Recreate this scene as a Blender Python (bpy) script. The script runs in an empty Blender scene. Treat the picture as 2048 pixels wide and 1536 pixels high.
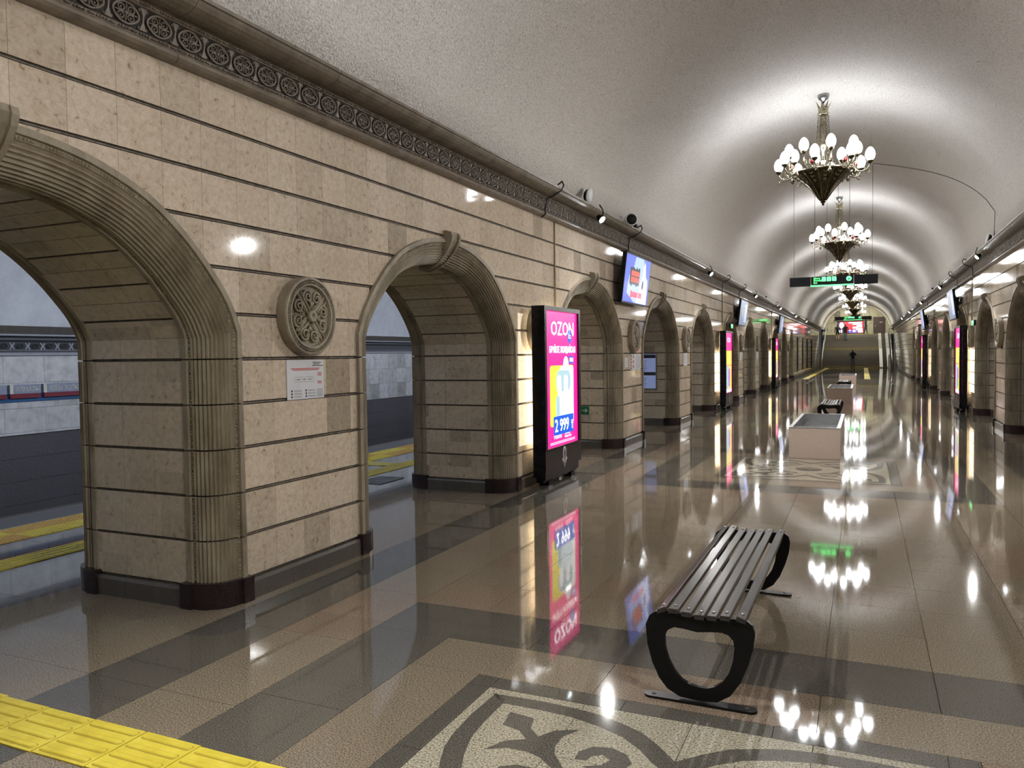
import bpy, bmesh, math, random
from math import sin, cos, pi, sqrt, atan2, radians
from mathutils import Vector, Matrix

random.seed(7)
scene = bpy.context.scene
COL = scene.collection

# ------------------------------------------------------------------ camera
CAMH = 1.68
F_PX, YAW, PITCH, ROLL = 1559.85, 0.4237, -0.0376, -0.0134
fw = Vector((-sin(YAW) * cos(PITCH), cos(YAW) * cos(PITCH), sin(PITCH)))
rt = Vector((cos(YAW), sin(YAW), 0))
up = rt.cross(fw)
r2 = rt * cos(ROLL) + up * sin(ROLL)
u2 = -rt * sin(ROLL) + up * cos(ROLL)
cd = bpy.data.cameras.new('camera')
cam = bpy.data.objects.new('camera', cd)
COL.objects.link(cam)
cd.sensor_fit = 'HORIZONTAL'
cd.sensor_width = 36.0
cd.lens = 36.0 * F_PX / 2048.0
cd.clip_start = 0.05
cd.clip_end = 400
m3 = Matrix((r2, u2, -fw)).transposed()
cam.matrix_world = Matrix.Translation((0, 0, CAMH)) @ m3.to_4x4()
scene.camera = cam

# ------------------------------------------------------------------ world, view, lights
w = bpy.data.worlds.new('world')
scene.world = w
w.use_nodes = True
w.node_tree.nodes['Background'].inputs[0].default_value = (0.75, 0.8, 0.9, 1)
w.node_tree.nodes['Background'].inputs[1].default_value = 0.02
scene.view_settings.view_transform = 'Standard'
scene.view_settings.look = 'None'
scene.view_settings.gamma = 1.0
scene.view_settings.use_curve_mapping = False
scene.view_settings.exposure = 1.64
cy = scene.cycles
cy.use_denoising = True
cy.max_bounces = 6
cy.diffuse_bounces = 4
cy.glossy_bounces = 3
cy.transmission_bounces = 4
cy.sample_clamp_indirect = 4.0
cy.caustics_reflective = False
cy.caustics_refractive = False
cy.use_adaptive_sampling = True
cy.adaptive_threshold = 0.07
cy.adaptive_min_samples = 14

GLOBE_E = 8.0          # chandelier globes
SPOT_E = 120.0          # small cornice floodlights
SIDE_W = 31.0           # platform luminaires (each)
AD_E = 0.335
FLOOD_W = 190.0

# ------------------------------------------------------------------ dimensions
XL, XR, XC = -3.91, 2.58, -0.665
FX = -0.70               # floor pattern axis
PIT = 4.65               # arch pitch
AC0 = 7.12 - PIT         # centre of arch 1
def arch_c(n): return AC0 + PIT * (n - 1)
N_FIRST, N_LAST = -1, 11
Y_BACK, Y_STAIR, Y_END = -9.2, 80.0, 91.5
COURSE, BASEH = 0.306, 0.146
HALF = 1.645
THICK = 1.39
CORN = 0.25
Z_CORN = 3.512
V_A, V_B, V_S = 3.12, 2.62, 3.75      # vault half span, rise, springing

# ------------------------------------------------------------------ mesh helper
class MB:
    def __init__(s):
        s.v, s.f, s.m, s.sm = [], [], [], []
    def add(s, vs, fs, mi=0, smooth=False):
        b = len(s.v)
        s.v += [tuple(p) for p in vs]
        for f in fs:
            s.f.append([i + b for i in f]); s.m.append(mi); s.sm.append(smooth)
        return s
    def box(s, x0, x1, y0, y1, z0, z1, mi=0):
        vs = [(x0,y0,z0),(x1,y0,z0),(x1,y1,z0),(x0,y1,z0),(x0,y0,z1),(x1,y0,z1),(x1,y1,z1),(x0,y1,z1)]
        return s.add(vs, [(0,3,2,1),(4,5,6,7),(0,1,5,4),(1,2,6,5),(2,3,7,6),(3,0,4,7)], mi)
    def quad(s, a, b, c, d, mi=0):
        return s.add([a, b, c, d], [(0,1,2,3)], mi)
    def bar(s, a, b, wx, wy, mi=0):
        a, b = Vector(a), Vector(b); d = (b - a).normalized()
        h = Vector((0,0,1)) if abs(d.z) < .9 else Vector((1,0,0))
        u = d.cross(h).normalized() * wx / 2; v = d.cross(u).normalized() * wy / 2
        vs = [a-u-v, a+u-v, a+u+v, a-u+v, b-u-v, b+u-v, b+u+v, b-u+v]
        return s.add(vs, [(0,3,2,1),(4,5,6,7),(0,1,5,4),(1,2,6,5),(2,3,7,6),(3,0,4,7)], mi)
    def tube(s, pts, r, n=8, mi=0, closed=False, caps=True):
        pts = [Vector(p) for p in pts]; N = len(pts)
        rs = r if isinstance(r, (list, tuple)) else [r] * N
        vs, fs = [], []; pu = None
        for i, p in enumerate(pts):
            a = pts[(i-1) % N] if (closed or i > 0) else p
            b = pts[(i+1) % N] if (closed or i < N-1) else p
            d = (b - a).normalized()
            if pu is None:
                h = Vector((0,0,1)) if abs(d.z) < .9 else Vector((1,0,0))
                u = d.cross(h).normalized()
            else:
                u = (pu - d * pu.dot(d)).normalized()
            pu = u; v = d.cross(u)
            for k in range(n):
                t = 2*pi*k/n
                vs.append(p + (u*cos(t) + v*sin(t)) * rs[i])
        M = N if closed else N-1
        for i in range(M):
            j = (i+1) % N
            for k in range(n):
                l = (k+1) % n
                fs.append((i*n+k, i*n+l, j*n+l, j*n+k))
        s.add(vs, fs, mi, True)
        if caps and not closed:
            b = len(s.v) - N*n
            s.f.append([b + k for k in range(n)][::-1]); s.m.append(mi); s.sm.append(False)
            s.f.append([b + (N-1)*n + k for k in range(n)]); s.m.append(mi); s.sm.append(False)
        return s
    def lathe(s, prof, n=24, c=(0,0,0), mi=0, axis='z', smooth=True, close=False):
        vs, fs = [], []
        for r, h in prof:
            for k in range(n):
                t = 2*pi*k/n
                x, y = r*cos(t), r*sin(t)
                p = (x, y, h) if axis == 'z' else ((h, x, y) if axis == 'x' else (y, h, x))
                vs.append((p[0]+c[0], p[1]+c[1], p[2]+c[2]))
        for i in range(len(prof)-1):
            for k in range(n):
                l = (k+1) % n
                fs.append((i*n+k, i*n+l, (i+1)*n+l, (i+1)*n+k))
        s.add(vs, fs, mi, smooth)
        b = len(s.v) - len(vs)
        if prof[0][0] > 1e-4:
            s.f.append([b+k for k in range(n)][::-1]); s.m.append(mi); s.sm.append(False)
        if prof[-1][0] > 1e-4:
            s.f.append([b+(len(prof)-1)*n+k for k in range(n)]); s.m.append(mi); s.sm.append(False)
        return s
    def ball(s, c, r, n=8, mi=0, sc=(1,1,1)):
        m = max(4, n//2+1)
        vs, fs = [], []
        for i in range(m+1):
            a = pi*i/m
            for k in range(n):
                t = 2*pi*k/n
                vs.append((c[0]+sc[0]*r*sin(a)*cos(t), c[1]+sc[1]*r*sin(a)*sin(t), c[2]+sc[2]*r*cos(a)))
        for i in range(m):
            for k in range(n):
                l = (k+1) % n
                fs.append((i*n+k, (i+1)*n+k, (i+1)*n+l, i*n+l))
        return s.add(vs, fs, mi, True)
    def prism(s, poly, d0, d1, fn, mi=0, smooth=False):
        """poly: list of 2d pts; fn(u, v, d) -> xyz"""
        n = len(poly)
        vs = [fn(u, v, d0) for u, v in poly] + [fn(u, v, d1) for u, v in poly]
        fs = [list(range(n))[::-1], [i+n for i in range(n)]]
        fs2 = [(i, (i+1) % n, (i+1) % n + n, i+n) for i in range(n)]
        s.add(vs, fs, mi)
        b = len(s.v) - 2*n
        for f in fs2:
            s.f.append([i+b for i in f]); s.m.append(mi); s.sm.append(smooth)
        return s
    def ring_prism(s, outer, inner, d0, d1, fn, mi=0):
        n = len(outer)
        vs = [fn(u, v, d) for d in (d0, d1) for loop in (outer, inner) for u, v in loop]
        O0, I0, O1, I1 = 0, n, 2*n, 3*n
        fs = []
        for i in range(n):
            j = (i+1) % n
            fs += [(O0+i, I0+i, I0+j, O0+j), (O1+i, O1+j, I1+j, I1+i), (O0+i, O0+j, O1+j, O1+i), (I0+i, I1+i, I1+j, I0+j)]
        return s.add(vs, fs, mi)
    def mesh(s, name, mats, fix=True):
        me = bpy.data.meshes.new(name)
        me.from_pydata(s.v, [], s.f)
        for m in (mats if isinstance(mats, (list, tuple)) else [mats]):
            me.materials.append(m)
        me.polygons.foreach_set('material_index', s.m)
        me.polygons.foreach_set('use_smooth', s.sm)
        if fix:
            bm = bmesh.new(); bm.from_mesh(me)
            bmesh.ops.recalc_face_normals(bm, faces=bm.faces)
            bm.to_mesh(me); bm.free()
        me.update()
        return me
    def obj(s, name, mats, parent=None, loc=(0,0,0), rot=(0,0,0), fix=True):
        return link(name, s.mesh(name, mats, fix), parent, loc, rot)

def link(name, data, parent=None, loc=(0,0,0), rot=(0,0,0)):
    o = bpy.data.objects.new(name, data)
    COL.objects.link(o)
    o.parent = parent
    o.location = loc
    o.rotation_euler = rot
    return o
def tag(o, label=None, cat=None, group=None, kind=None):
    if label: o['label'] = label
    if cat: o['category'] = cat
    if group: o['group'] = group
    if kind: o['kind'] = kind
    return o
def empty(name, loc=(0,0,0), rot=(0,0,0)):
    o = link(name, None, None, loc, rot)
    o.empty_display_size = 0.1
    return o
def copy_tree(o, parent=None):
    c = o.copy(); COL.objects.link(c); c.parent = parent
    for ch in list(o.children):
        copy_tree(ch, c)
    return c
ORD = ['first', 'second', 'third', 'fourth', 'fifth', 'sixth', 'seventh', 'eighth', 'ninth', 'tenth', 'eleventh', 'twelfth']

# ------------------------------------------------------------------ materials
def new_mat(name):
    m = bpy.data.materials.new(name); m.use_nodes = True
    nt = m.node_tree
    return m, nt, nt.nodes['Principled BSDF']
def rgb(c): return (c[0], c[1], c[2], 1)
def nd(nt, t, **kw):
    n = nt.nodes.new(t)
    for k, v in kw.items(): setattr(n, k, v)
    return n
def stone(name, stops, scale, rough=0.5, bump=0.0, bscale=None, detail=6, tint=None, metallic=0.0, spec=0.5, snap=None, stretch=(1,1,1), dist=0.0, coat=0.0):
    """noise-driven colour in world space; tint = (colour, amount) by snapped cell"""
    m, nt, b = new_mat(name)
    L = nt.links
    geo = nd(nt, 'ShaderNodeNewGeometry')
    mp = nd(nt, 'ShaderNodeMapping'); mp.inputs['Scale'].default_value = stretch
    L.new(geo.outputs['Position'], mp.inputs['Vector'])
    nz = nd(nt, 'ShaderNodeTexNoise'); nz.inputs['Scale'].default_value = scale; nz.inputs['Detail'].default_value = detail
    nz.inputs['Roughness'].default_value = 0.65; nz.inputs['Distortion'].default_value = dist
    L.new(mp.outputs['Vector'], nz.inputs['Vector'])
    cr = nd(nt, 'ShaderNodeValToRGB')
    e = cr.color_ramp.elements
    while len(e) < len(stops): e.new(0.5)
    for el, (p, c) in zip(e, stops): el.position = p; el.color = rgb(c)
    L.new(nz.outputs['Fac'], cr.inputs['Fac'])
    out = cr.outputs['Color']
    if snap:
        sn = nd(nt, 'ShaderNodeVectorMath', operation='SUBTRACT'); sn.inputs[1].default_value = snap[0]
        L.new(geo.outputs['Position'], sn.inputs[0])
        s2 = nd(nt, 'ShaderNodeVectorMath', operation='SNAP'); s2.inputs[1].default_value = snap[1]
        L.new(sn.outputs[0], s2.inputs[0])
        wn = nd(nt, 'ShaderNodeTexWhiteNoise'); L.new(s2.outputs[0], wn.inputs['Vector'])
        c2 = nd(nt, 'ShaderNodeValToRGB')
        e = c2.color_ramp.elements
        while len(e) < len(tint): e.new(0.5)
        for el, (p, c) in zip(e, tint): el.position = p; el.color = rgb(c)
        c2.color_ramp.interpolation = 'LINEAR'
        L.new(wn.outputs['Value'], c2.inputs['Fac'])
        mx = nd(nt, 'ShaderNodeMix', data_type='RGBA', blend_type='MULTIPLY'); mx.inputs['Factor'].default_value = 1
        L.new(out, mx.inputs['A']); L.new(c2.outputs['Color'], mx.inputs['B'])
        out = mx.outputs['Result']
    L.new(out, b.inputs['Base Color'])
    b.inputs['Roughness'].default_value = rough
    b.inputs['Metallic'].default_value = metallic
    b.inputs['Specular IOR Level'].default_value = spec
    b.inputs['Coat Weight'].default_value = coat
    b.inputs['Coat Roughness'].default_value = 0.04
    if bump:
        n2 = nd(nt, 'ShaderNodeTexNoise'); n2.inputs['Scale'].default_value = bscale or scale; n2.inputs['Detail'].default_value = 4
        L.new(mp.outputs['Vector'], n2.inputs['Vector'])
        bp = nd(nt, 'ShaderNodeBump'); bp.inputs['Strength'].default_value = bump; bp.inputs['Distance'].default_value = 0.02
        L.new(n2.outputs['Fac'], bp.inputs['Height']); L.new(bp.outputs['Normal'], b.inputs['Normal'])
    return m
def plain(name, c, rough=0.5, metallic=0.0, spec=0.5, var=0.08):
    a = [max(0, x*(1-var)) for x in c]; d = [min(1, x*(1+var)) for x in c]
    return stone(name, [(0.35, a), (0.65, d)], 14, rough, metallic=metallic, spec=spec, detail=2)
def glow(name, c, e, base=None):
    m, nt, b = new_mat(name)
    b.inputs['Base Color'].default_value = rgb(base or c)
    b.inputs['Emission Color'].default_value = rgb(c)
    b.inputs['Emission Strength'].default_value = e
    b.inputs['Roughness'].default_value = 0.3
    return m

WSNAP = ((0.0, 2.586, BASEH), (0.3, 0.31, COURSE))
M = {}
TT = [(0.0, (.60, .585, .555)), (0.05, (.80, .79, .77)), (0.25, (.93, .92, .90)), (0.6, (1, .985, .96)), (1.0, (1, 1, 1))]
M['marble'] = stone('polished_beige_marble', [(0.30, (.300, .215, .140)), (0.375, (.515, .425, .328)), (0.52, (.600, .510, .408)), (0.66, (.660, .575, .475)), (0.76, (.74, .67, .58))], 27, 0.05, 0, 40, 6, tint=TT, snap=WSNAP, dist=0.6, spec=0.4)
M['joint_light'] = stone('pale_joint_mortar', [(0.35, (.10, .082, .062)), (0.65, (.24, .205, .165))], 18, 0.8, detail=3)
M['marble_far'] = M['marble']
M['grout'] = plain('dark_grout', (.060, .050, .040), 0.9)
M['joint'] = stone('wall_joint_mortar', [(0.35, (.030, .024, .018)), (0.65, (.085, .070, .055))], 30, 0.85)
M['soffit'] = stone('soffit_marble', [(0.30, (.30, .235, .165)), (0.40, (.48, .41, .315)), (0.68, (.60, .53, .43))], 22, 0.28, 0, 60, 5, tint=TT, snap=((0.05, 2.586, BASEH), (0.297, 0.155, 0.153)), dist=0.5)
M['carved'] = stone('carved_brown_stone', [(0.28, (.135, .107, .070)), (0.5, (.255, .214, .150)), (0.72, (.35, .305, .228))], 5, 0.5, 0.22, 90, 5, stretch=(1, 1, .45))
M['recess_dirt_shade'] = stone('frieze_dirt_and_shade', [(0.3, (.012, .010, .008)), (0.7, (.045, .038, .030))], 20, 0.8)  # dirt and shade of the carved frieze recesses, both put into the colour
M['cornice'] = stone('cornice_stone', [(0.3, (.110, .086, .062)), (0.5, (.180, .146, .110)), (0.7, (.245, .205, .160))], 6, 0.36, 0.15, 70, 7)
M['relief'] = stone('cornice_relief_stone', [(0.3, (.14, .115, .09)), (0.7, (.26, .225, .18))], 16, 0.5)
M['pedestal'] = stone('black_red_granite', [(0.35, (.010, .006, .007)), (0.6, (.028, .016, .018)), (0.75, (.06, .035, .035))], 160, 0.22)
M['plinth'] = stone('grey_brown_granite', [(0.35, (.060, .054, .046)), (0.6, (.115, .105, .090)), (0.75, (.17, .158, .138))], 190, 0.22, tint=[(0, (.85, .85, .85)), (1, (1.0, 1.0, 1.0))], snap=((0, 0, 0), (.4, .42, 9)))
M['vault'] = stone('sprayed_plaster', [(0.30, (.36, .34, .31)), (0.43, (.63, .60, .56)), (0.58, (.74, .71, .67)), (0.74, (.84, .81, .77))], 44, 0.9, 1.0, 55, 5)
M['plaster_side'] = stone('side_plaster', [(0.25, (.44, .45, .48)), (0.75, (.58, .59, .62))], 3, 0.9, 0.6, 60, 4)
FS = ((FX - 2.065, AC0 - 2.07, -1), (.516, .93, 9))
FT = [(0, (.84, .84, .84)), (.5, (.96, .955, .95)), (1, (1, 1, 1))]
GR = 0.045
M['g_tan'] = stone('tan_granite', [(0.35, (.045, .034, .021)), (0.46, (.172, .141, .100)), (0.58, (.260, .219, .162)), (0.70, (.42, .37, .29))], 140, GR, tint=FT, snap=FS, spec=0.45, detail=3)
M['g_rose'] = stone('rose_granite', [(0.35, (.05, .033, .022)), (0.46, (.180, .134, .095)), (0.58, (.262, .203, .150)), (0.70, (.41, .335, .265))], 140, GR, tint=FT, snap=FS, spec=0.45, detail=3)
M['g_dark'] = stone('dark_grey_granite', [(0.35, (.026, .023, .018)), (0.46, (.080, .075, .063)), (0.58, (.112, .105, .090)), (0.70, (.175, .166, .145))], 160, GR, tint=FT, snap=FS, spec=0.45, detail=3)
M['g_light'] = stone('pale_speckled_granite', [(0.35, (.055, .046, .028)), (0.45, (.27, .248, .185)), (0.58, (.39, .362, .285)), (0.70, (.55, .52, .43))], 105, GR, tint=FT, snap=FS, spec=0.45, detail=3)
M['g_grey'] = stone('platform_granite', [(0.32, (.050, .048, .046)), (0.5, (.120, .116, .110)), (0.70, (.19, .184, .176))], 150, GR, tint=FT, snap=FS, spec=0.6)
M['yellow'] = stone('yellow_tactile', [(0.3, (.50, .40, .03)), (0.55, (.62, .51, .05)), (0.75, (.70, .60, .09))], 9, 0.42)
M['yellow_dirt'] = stone('yellow_dirt', [(0.3, (.20, .15, .02)), (0.7, (.34, .26, .03))], 30, 0.6)
M['orange'] = stone('orange_tactile', [(0.3, (.42, .25, .05)), (0.7, (.55, .35, .08))], 22, 0.5)
M['black'] = plain('black_powder_coat', (.004, .004, .004), 0.38, spec=0.22)
M['black_matt'] = plain('black_matt', (.003, .003, .004), 0.5, spec=0.25)
M['navy'] = plain('dark_navy_cabinet', (.0065, .0075, .010), 0.26, spec=0.3)
M['slat'] = stone('brown_black_slat', [(0.3, (.022, .018, .017)), (0.7, (.042, .035, .033))], 8, 0.25, stretch=(8, .6, 8), spec=0.35)
M['steel'] = plain('steel', (.55, .56, .57), 0.25, 1.0)
M['alu'] = plain('anodised_aluminium', (.36, .37, .38), 0.3, 1.0)
M['brass'] = stone('aged_brass', [(0.3, (.20, .17, .10)), (0.7, (.50, .46, .34))], 30, 0.25, metallic=1.0)
M['bronze'] = stone('dark_bronze', [(0.35, (.035, .027, .017)), (0.7, (.20, .16, .09))], 26, 0.3, metallic=1.0)
M['ruby'] = plain('ruby_glass', (.16, .008, .008), 0.12)
M['globe'] = glow('lit_globe', (.94, .965, 1.0), GLOBE_E, (.9, .9, .9))
M['lamp'] = glow('lit_floodlight', (.85, .95, 1.0), SPOT_E)
M['white'] = plain('white_plastic', (.62, .63, .64), 0.4)
M['paper'] = plain('white_paper', (.62, .64, .68), 0.35, var=0.03)
M['ink'] = plain('black_ink', (.02, .02, .025), 0.6)
M['redink'] = plain('red_ink', (.45, .03, .03), 0.6)
M['greyink'] = plain('grey_ink', (.25, .26, .28), 0.6)
M['pink_granite'] = stone('pinkish_granite', [(0.32, (.20, .15, .12)), (0.47, (.46, .375, .31)), (0.60, (.57, .48, .41)), (0.74, (.68, .60, .53))], 130, 0.3)
M['cable'] = plain('black_cable', (.006, .006, .006), 0.5)
M['wire'] = plain('thin_steel_wire', (.04, .04, .04), 0.5)
M['conduit'] = plain('yellowed_conduit', (.28, .23, .11), 0.5)
M['sidewall'] = stone('grey_white_marble', [(0.3, (.36, .36, .37)), (0.5, (.50, .50, .51)), (0.72, (.60, .60, .61))], 7, 0.3, tint=TT, snap=((0, 0, .605), (9, .42, .38)))
M['sidedark'] = stone('dark_track_wall', [(0.3, (.060, .058, .064)), (0.7, (.098, .094, .102))], 30, 0.45, tint=[(0, (.9, .9, .9)), (1, (1, 1, 1))], snap=((0, 0, 0), (9, .55, .3)))
M['darkrelief'] = plain('side_frieze_ground', (.018, .018, .024), 0.5)
M['greyrelief'] = plain('side_frieze_relief', (.24, .25, .28), 0.5)
M['signblue'] = plain('blue_enamel', (.012, .085, .22), 0.4)
M['signgrey'] = plain('blue_grey_enamel', (.22, .25, .33), 0.4)
M['signred'] = plain('dark_red_enamel', (.16, .012, .025), 0.4)
M['signcream'] = plain('cream_enamel', (.55, .52, .42), 0.4)
M['green'] = plain('exit_green', (.004, .13, .06), 0.35)
M['greenglow'] = glow('green_light', (.10, 1.0, .22), 1.1)
M['greenbar'] = glow('green_light_bar', (.10, .95, .22), .8)
M['step'] = stone('dark_brown_step', [(0.3, (.075, .064, .050)), (0.7, (.13, .112, .09))], 40, 0.4)
M['nose'] = plain('step_nosing', (.30, .28, .22), 0.4)
M['endwall'] = stone('cream_green_marble', [(0.3, (.42, .40, .26)), (0.7, (.56, .54, .38))], 4, 0.4, tint=TT, snap=((0, 0, 0), (.6, 9, .4)))
M['door'] = plain('brown_door', (.055, .030, .022), 0.4)
M['ramp'] = plain('pale_ramp_metal', (.55, .58, .55), 0.3)
M['skin'] = plain('skin', (.42, .27, .20), 0.6)
M['hair'] = plain('dark_hair', (.012, .010, .009), 0.5)
M['cloth_black'] = plain('black_cloth', (.010, .010, .013), 0.85)
M['denim'] = plain('blue_denim', (.075, .10, .15), 0.85)
M['shoe'] = plain('dark_shoe', (.03, .03, .03), 0.6)
def E(name, c, e=AD_E): M[name] = glow(name, c, e)
E('ad_pink', (.86, .010, .22), .48); E('ad_white', (1, 1, 1), .31); E('ad_yellow', (.95, .80, .06)); E('ad_blue', (.005, .09, .62)); E('ad_pale', (.34, .52, .58)); E('ad_case', (.66, .80, .84)); E('ad_dim', (.30, .42, .52)); E('ad_back', (1.0, .88, .66), 1.5); E('ad_green', (.35, .62, .05)); E('ad_lilac', (.45, .12, .55))
E('tv_blue', (.06, .09, .42), .5); E('tv_pale', (.26, .34, .78), .5); E('tv_white', (.50, .58, .88), .52); E('tv_red', (.55, .05, .03), .5); E('tv_dark', (.006, .006, .015), .3); E('tv_skin', (.30, .22, .2), .4); E('tv_grey', (.14, .19, .30), .3)
E('led_red', (.45, .02, .035), .45); E('led_white', (.9, .9, 1.0), .5); E('led_skin', (.75, .42, .36), .7); E('led_dark', (.05, .02, .08), .5); E('led_blue', (.08, .06, .30), .6)
E('board_blue', (.22, .27, .48), .16)

# ------------------------------------------------------------------ text
def text(s, size, mat, parent, loc, name='lettering', align='LEFT', sx=1.0, rot=(pi/2, 0, 0), ext=0.0008):
    cu = bpy.data.curves.new('t', 'FONT')
    cu.body = s; cu.size = size; cu.align_x = align; cu.extrude = ext; cu.resolution_u = 2
    o = bpy.data.objects.new('t', cu); COL.objects.link(o)
    dg = bpy.context.evaluated_depsgraph_get(); dg.update()
    me = bpy.data.meshes.new_from_object(o.evaluated_get(dg))
    bpy.data.objects.remove(o); bpy.data.curves.remove(cu)
    me.materials.clear(); me.materials.append(mat); me.name = name
    ob = link(name, me, parent, loc, rot)
    ob.scale = (sx, 1, 1)
    return ob

# ================================================================== arch curve
_K = [(1.645, 1.87), (1.55, 2.075), (1.40, 2.265), (1.24, 2.43), (1.06, 2.575), (.88, 2.685), (.62, 2.785), (.41, 2.835), (.20, 2.862), (0, 2.872)]
def catmull(P, n):
    out = []
    Q = [(2*P[0][0]-P[1][0], 2*P[0][1]-P[1][1])] + P + [(-P[-2][0], P[-2][1])]
    for i in range(1, len(Q)-2):
        p0, p1, p2, p3 = Q[i-1], Q[i], Q[i+1], Q[i+2]
        for k in range(n):
            t = k/n
            out.append(tuple(0.5*((2*p1[j]) + (-p0[j]+p2[j])*t + (2*p0[j]-5*p1[j]+4*p2[j]-p3[j])*t*t + (-p0[j]+3*p1[j]-3*p2[j]+p3[j])*t**3) for j in (0, 1)))
    out.append(P[-1])
    return out
CURVE = catmull(_K, 3)            # (dy, z) from springing to apex
def arch_z(dy):
    dy = abs(dy)
    if dy > HALF: return -1.0
    for a, b in zip(CURVE, CURVE[1:]):
        if b[0] <= dy <= a[0]:
            t = (a[0]-dy)/max(1e-6, a[0]-b[0])
            return a[1] + (b[1]-a[1])*t
    return 1.87
def wall_low(y, rng):
    n = round((y - AC0)/PIT) + 1
    if n < rng[0] or n > rng[1]: return -1.0
    return arch_z(y - arch_c(n))
# path of the frame, with inward normals, jamb foot first
def frame_path(z_from):
    P = [(HALF, z_from)] + CURVE
    out = []
    for i, p in enumerate(P):
        ns = []
        for a, b in ((i-1, i), (i, i+1)):
            if a >= 0 and b < len(P):
                d = Vector((P[b][0]-P[a][0], P[b][1]-P[a][1])).normalized()
                ns.append(Vector((-d.y, d.x)))
        nn = sum(ns, Vector((0, 0)))
        if i == len(P)-1: nn = Vector((0, -1))
        nn.normalize()
        k = 1.0/max(.6, nn.dot(ns[0]))
        out.append((p, nn*k))
    return out
def offset_pt(pn, o): return (pn[0][0] + pn[1].x*o, pn[0][1] + pn[1].y*o)
# ================================================================== floor
floor = empty('floor'); tag(floor, 'polished granite floor with dark bands and ornamental squares', 'floor', kind='structure')
MB().box(-8.40, 8.1, Y_BACK-.5, Y_STAIR+.4, -0.4, -0.012).obj('floor_bed', M['grout'], floor)
GAP = 0.0015
ftiles = []     # (x0,x1,y0,y1,mat)
def rnd_tan(): return 'g_rose' if random.random() < 0.18 else 'g_tan'
mos = [arch_c(n) for n in (-1, 1, 3, 5, 7, 9)]
SQ = 2.065
def split(a, b, step):
    n = max(1, round((b-a)/step)); return [(a+(b-a)*i/n, a+(b-a)*(i+1)/n) for i in range(n)]
# side strips
for s in (-1, 1):
    for (u0, u1, kind) in ((2.065, 2.579, 't'), (2.579, 3.085, 'd')):
        x0, x1 = sorted((FX + s*u0, FX + s*u1))
        for y0, y1 in split(Y_BACK, 50.0, .93):
            ftiles.append((x0, x1, y0, y1, 'g_dark' if kind == 'd' else rnd_tan()))
    # strip along the wall foot, arch passages and platform
    xa, xb = (-5.33, FX-3.085) if s < 0 else (FX+3.085, 4.0)
    for y0, y1 in split(Y_BACK, 50.0, .93):
        for x0, x1 in split(xa, xb, .52):
            ftiles.append((x0, x1, y0, y1, rnd_tan()))
    if s < 0:
        bands = [(-6.30, -5.33, 'g_grey', .49), (-6.64, -6.30, 'g_grey', .4), (-7.20, -6.64, 'g_grey', .6), (-7.86, -7.20, 'g_grey', .7), (-8.40, -7.86, 'sidedark', .6)]
    else:
        bands = [(4.0, 6.9, 'g_grey', .6), (6.9, 7.1, 'g_grey', .6)]
    for a, b, mt, st in bands:
        for x0, x1 in split(a, b, st):
            for y0, y1 in split(Y_BACK, 50.0, 1.16):
                mm = mt
                if -6.0 < x0 and s < 0 and x1 < -5.7: mm = 'g_dark'
                ftiles.append((x0, x1, y0, y1, mm))
# squares
for c in mos:
    for (h0, h1, mt) in ((1.14, 1.55, 't'), (1.55, SQ, 'd')):
        for s in (-1, 1):
            for a, b in split(-h1, h1, .93):
                y0, y1 = sorted((c+s*h0, c+s*h1))
                ftiles.append((FX+a, FX+b, y0, y1, 'g_dark' if mt == 'd' else rnd_tan()))
            for a, b in split(-h0, h0, .93):
                x0, x1 = sorted((FX+s*h0, FX+s*h1))
                ftiles.append((x0, x1, c+a, c+b, 'g_dark' if mt == 'd' else rnd_tan()))
    for s in (-1, 1):          # dark frame of the ornament
        for a, b in split(-1.02, 1.02, .68):
            y0, y1 = sorted((c+s*1.02, c+s*1.14)); ftiles.append((FX+a, FX+b, y0, y1, 'g_dark'))
            x0, x1 = sorted((FX+s*1.02, FX+s*1.14)); ftiles.append((x0, x1, c+a, c+b, 'g_dark'))
        for t in (-1, 1):
            x0, x1 = sorted((FX+s*1.02, FX+s*1.14)); y0, y1 = sorted((c+t*1.02, c+t*1.14))
            ftiles.append((x0, x1, y0, y1, 'g_dark'))
    for a, b in split(-1.02, 1.02, .51):
        for d, e in split(-1.02, 1.02, .51):
            ftiles.append((FX+a, FX+b, c+d, c+e, 'g_light'))
# between squares
ed = [c for c in mos]
gaps = [(a+SQ, b-SQ) for a, b in zip(ed, ed[1:])]
for a, b in gaps:
    for y0, y1 in split(max(a, Y_BACK), b, .516):
        if y1 < Y_BACK: continue
        for x0, x1 in split(FX-SQ, FX+SQ, .516):
            ftiles.append((x0, x1, y0, y1, rnd_tan()))
for y0, y1 in split(mos[-1]+SQ, Y_STAIR, .9):
    for x0, x1 in split(XL-.0, XR, .65):
        if y0 < 50.0 and not (FX-SQ-.01 <= x0 and x1 <= FX+SQ+.3): continue
        ftiles.append((x0, x1, y0, y1, 'g_grey' if random.random() < .7 else 'g_tan'))
ftiles = [t for t in ftiles if t[3] > Y_BACK]
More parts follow.
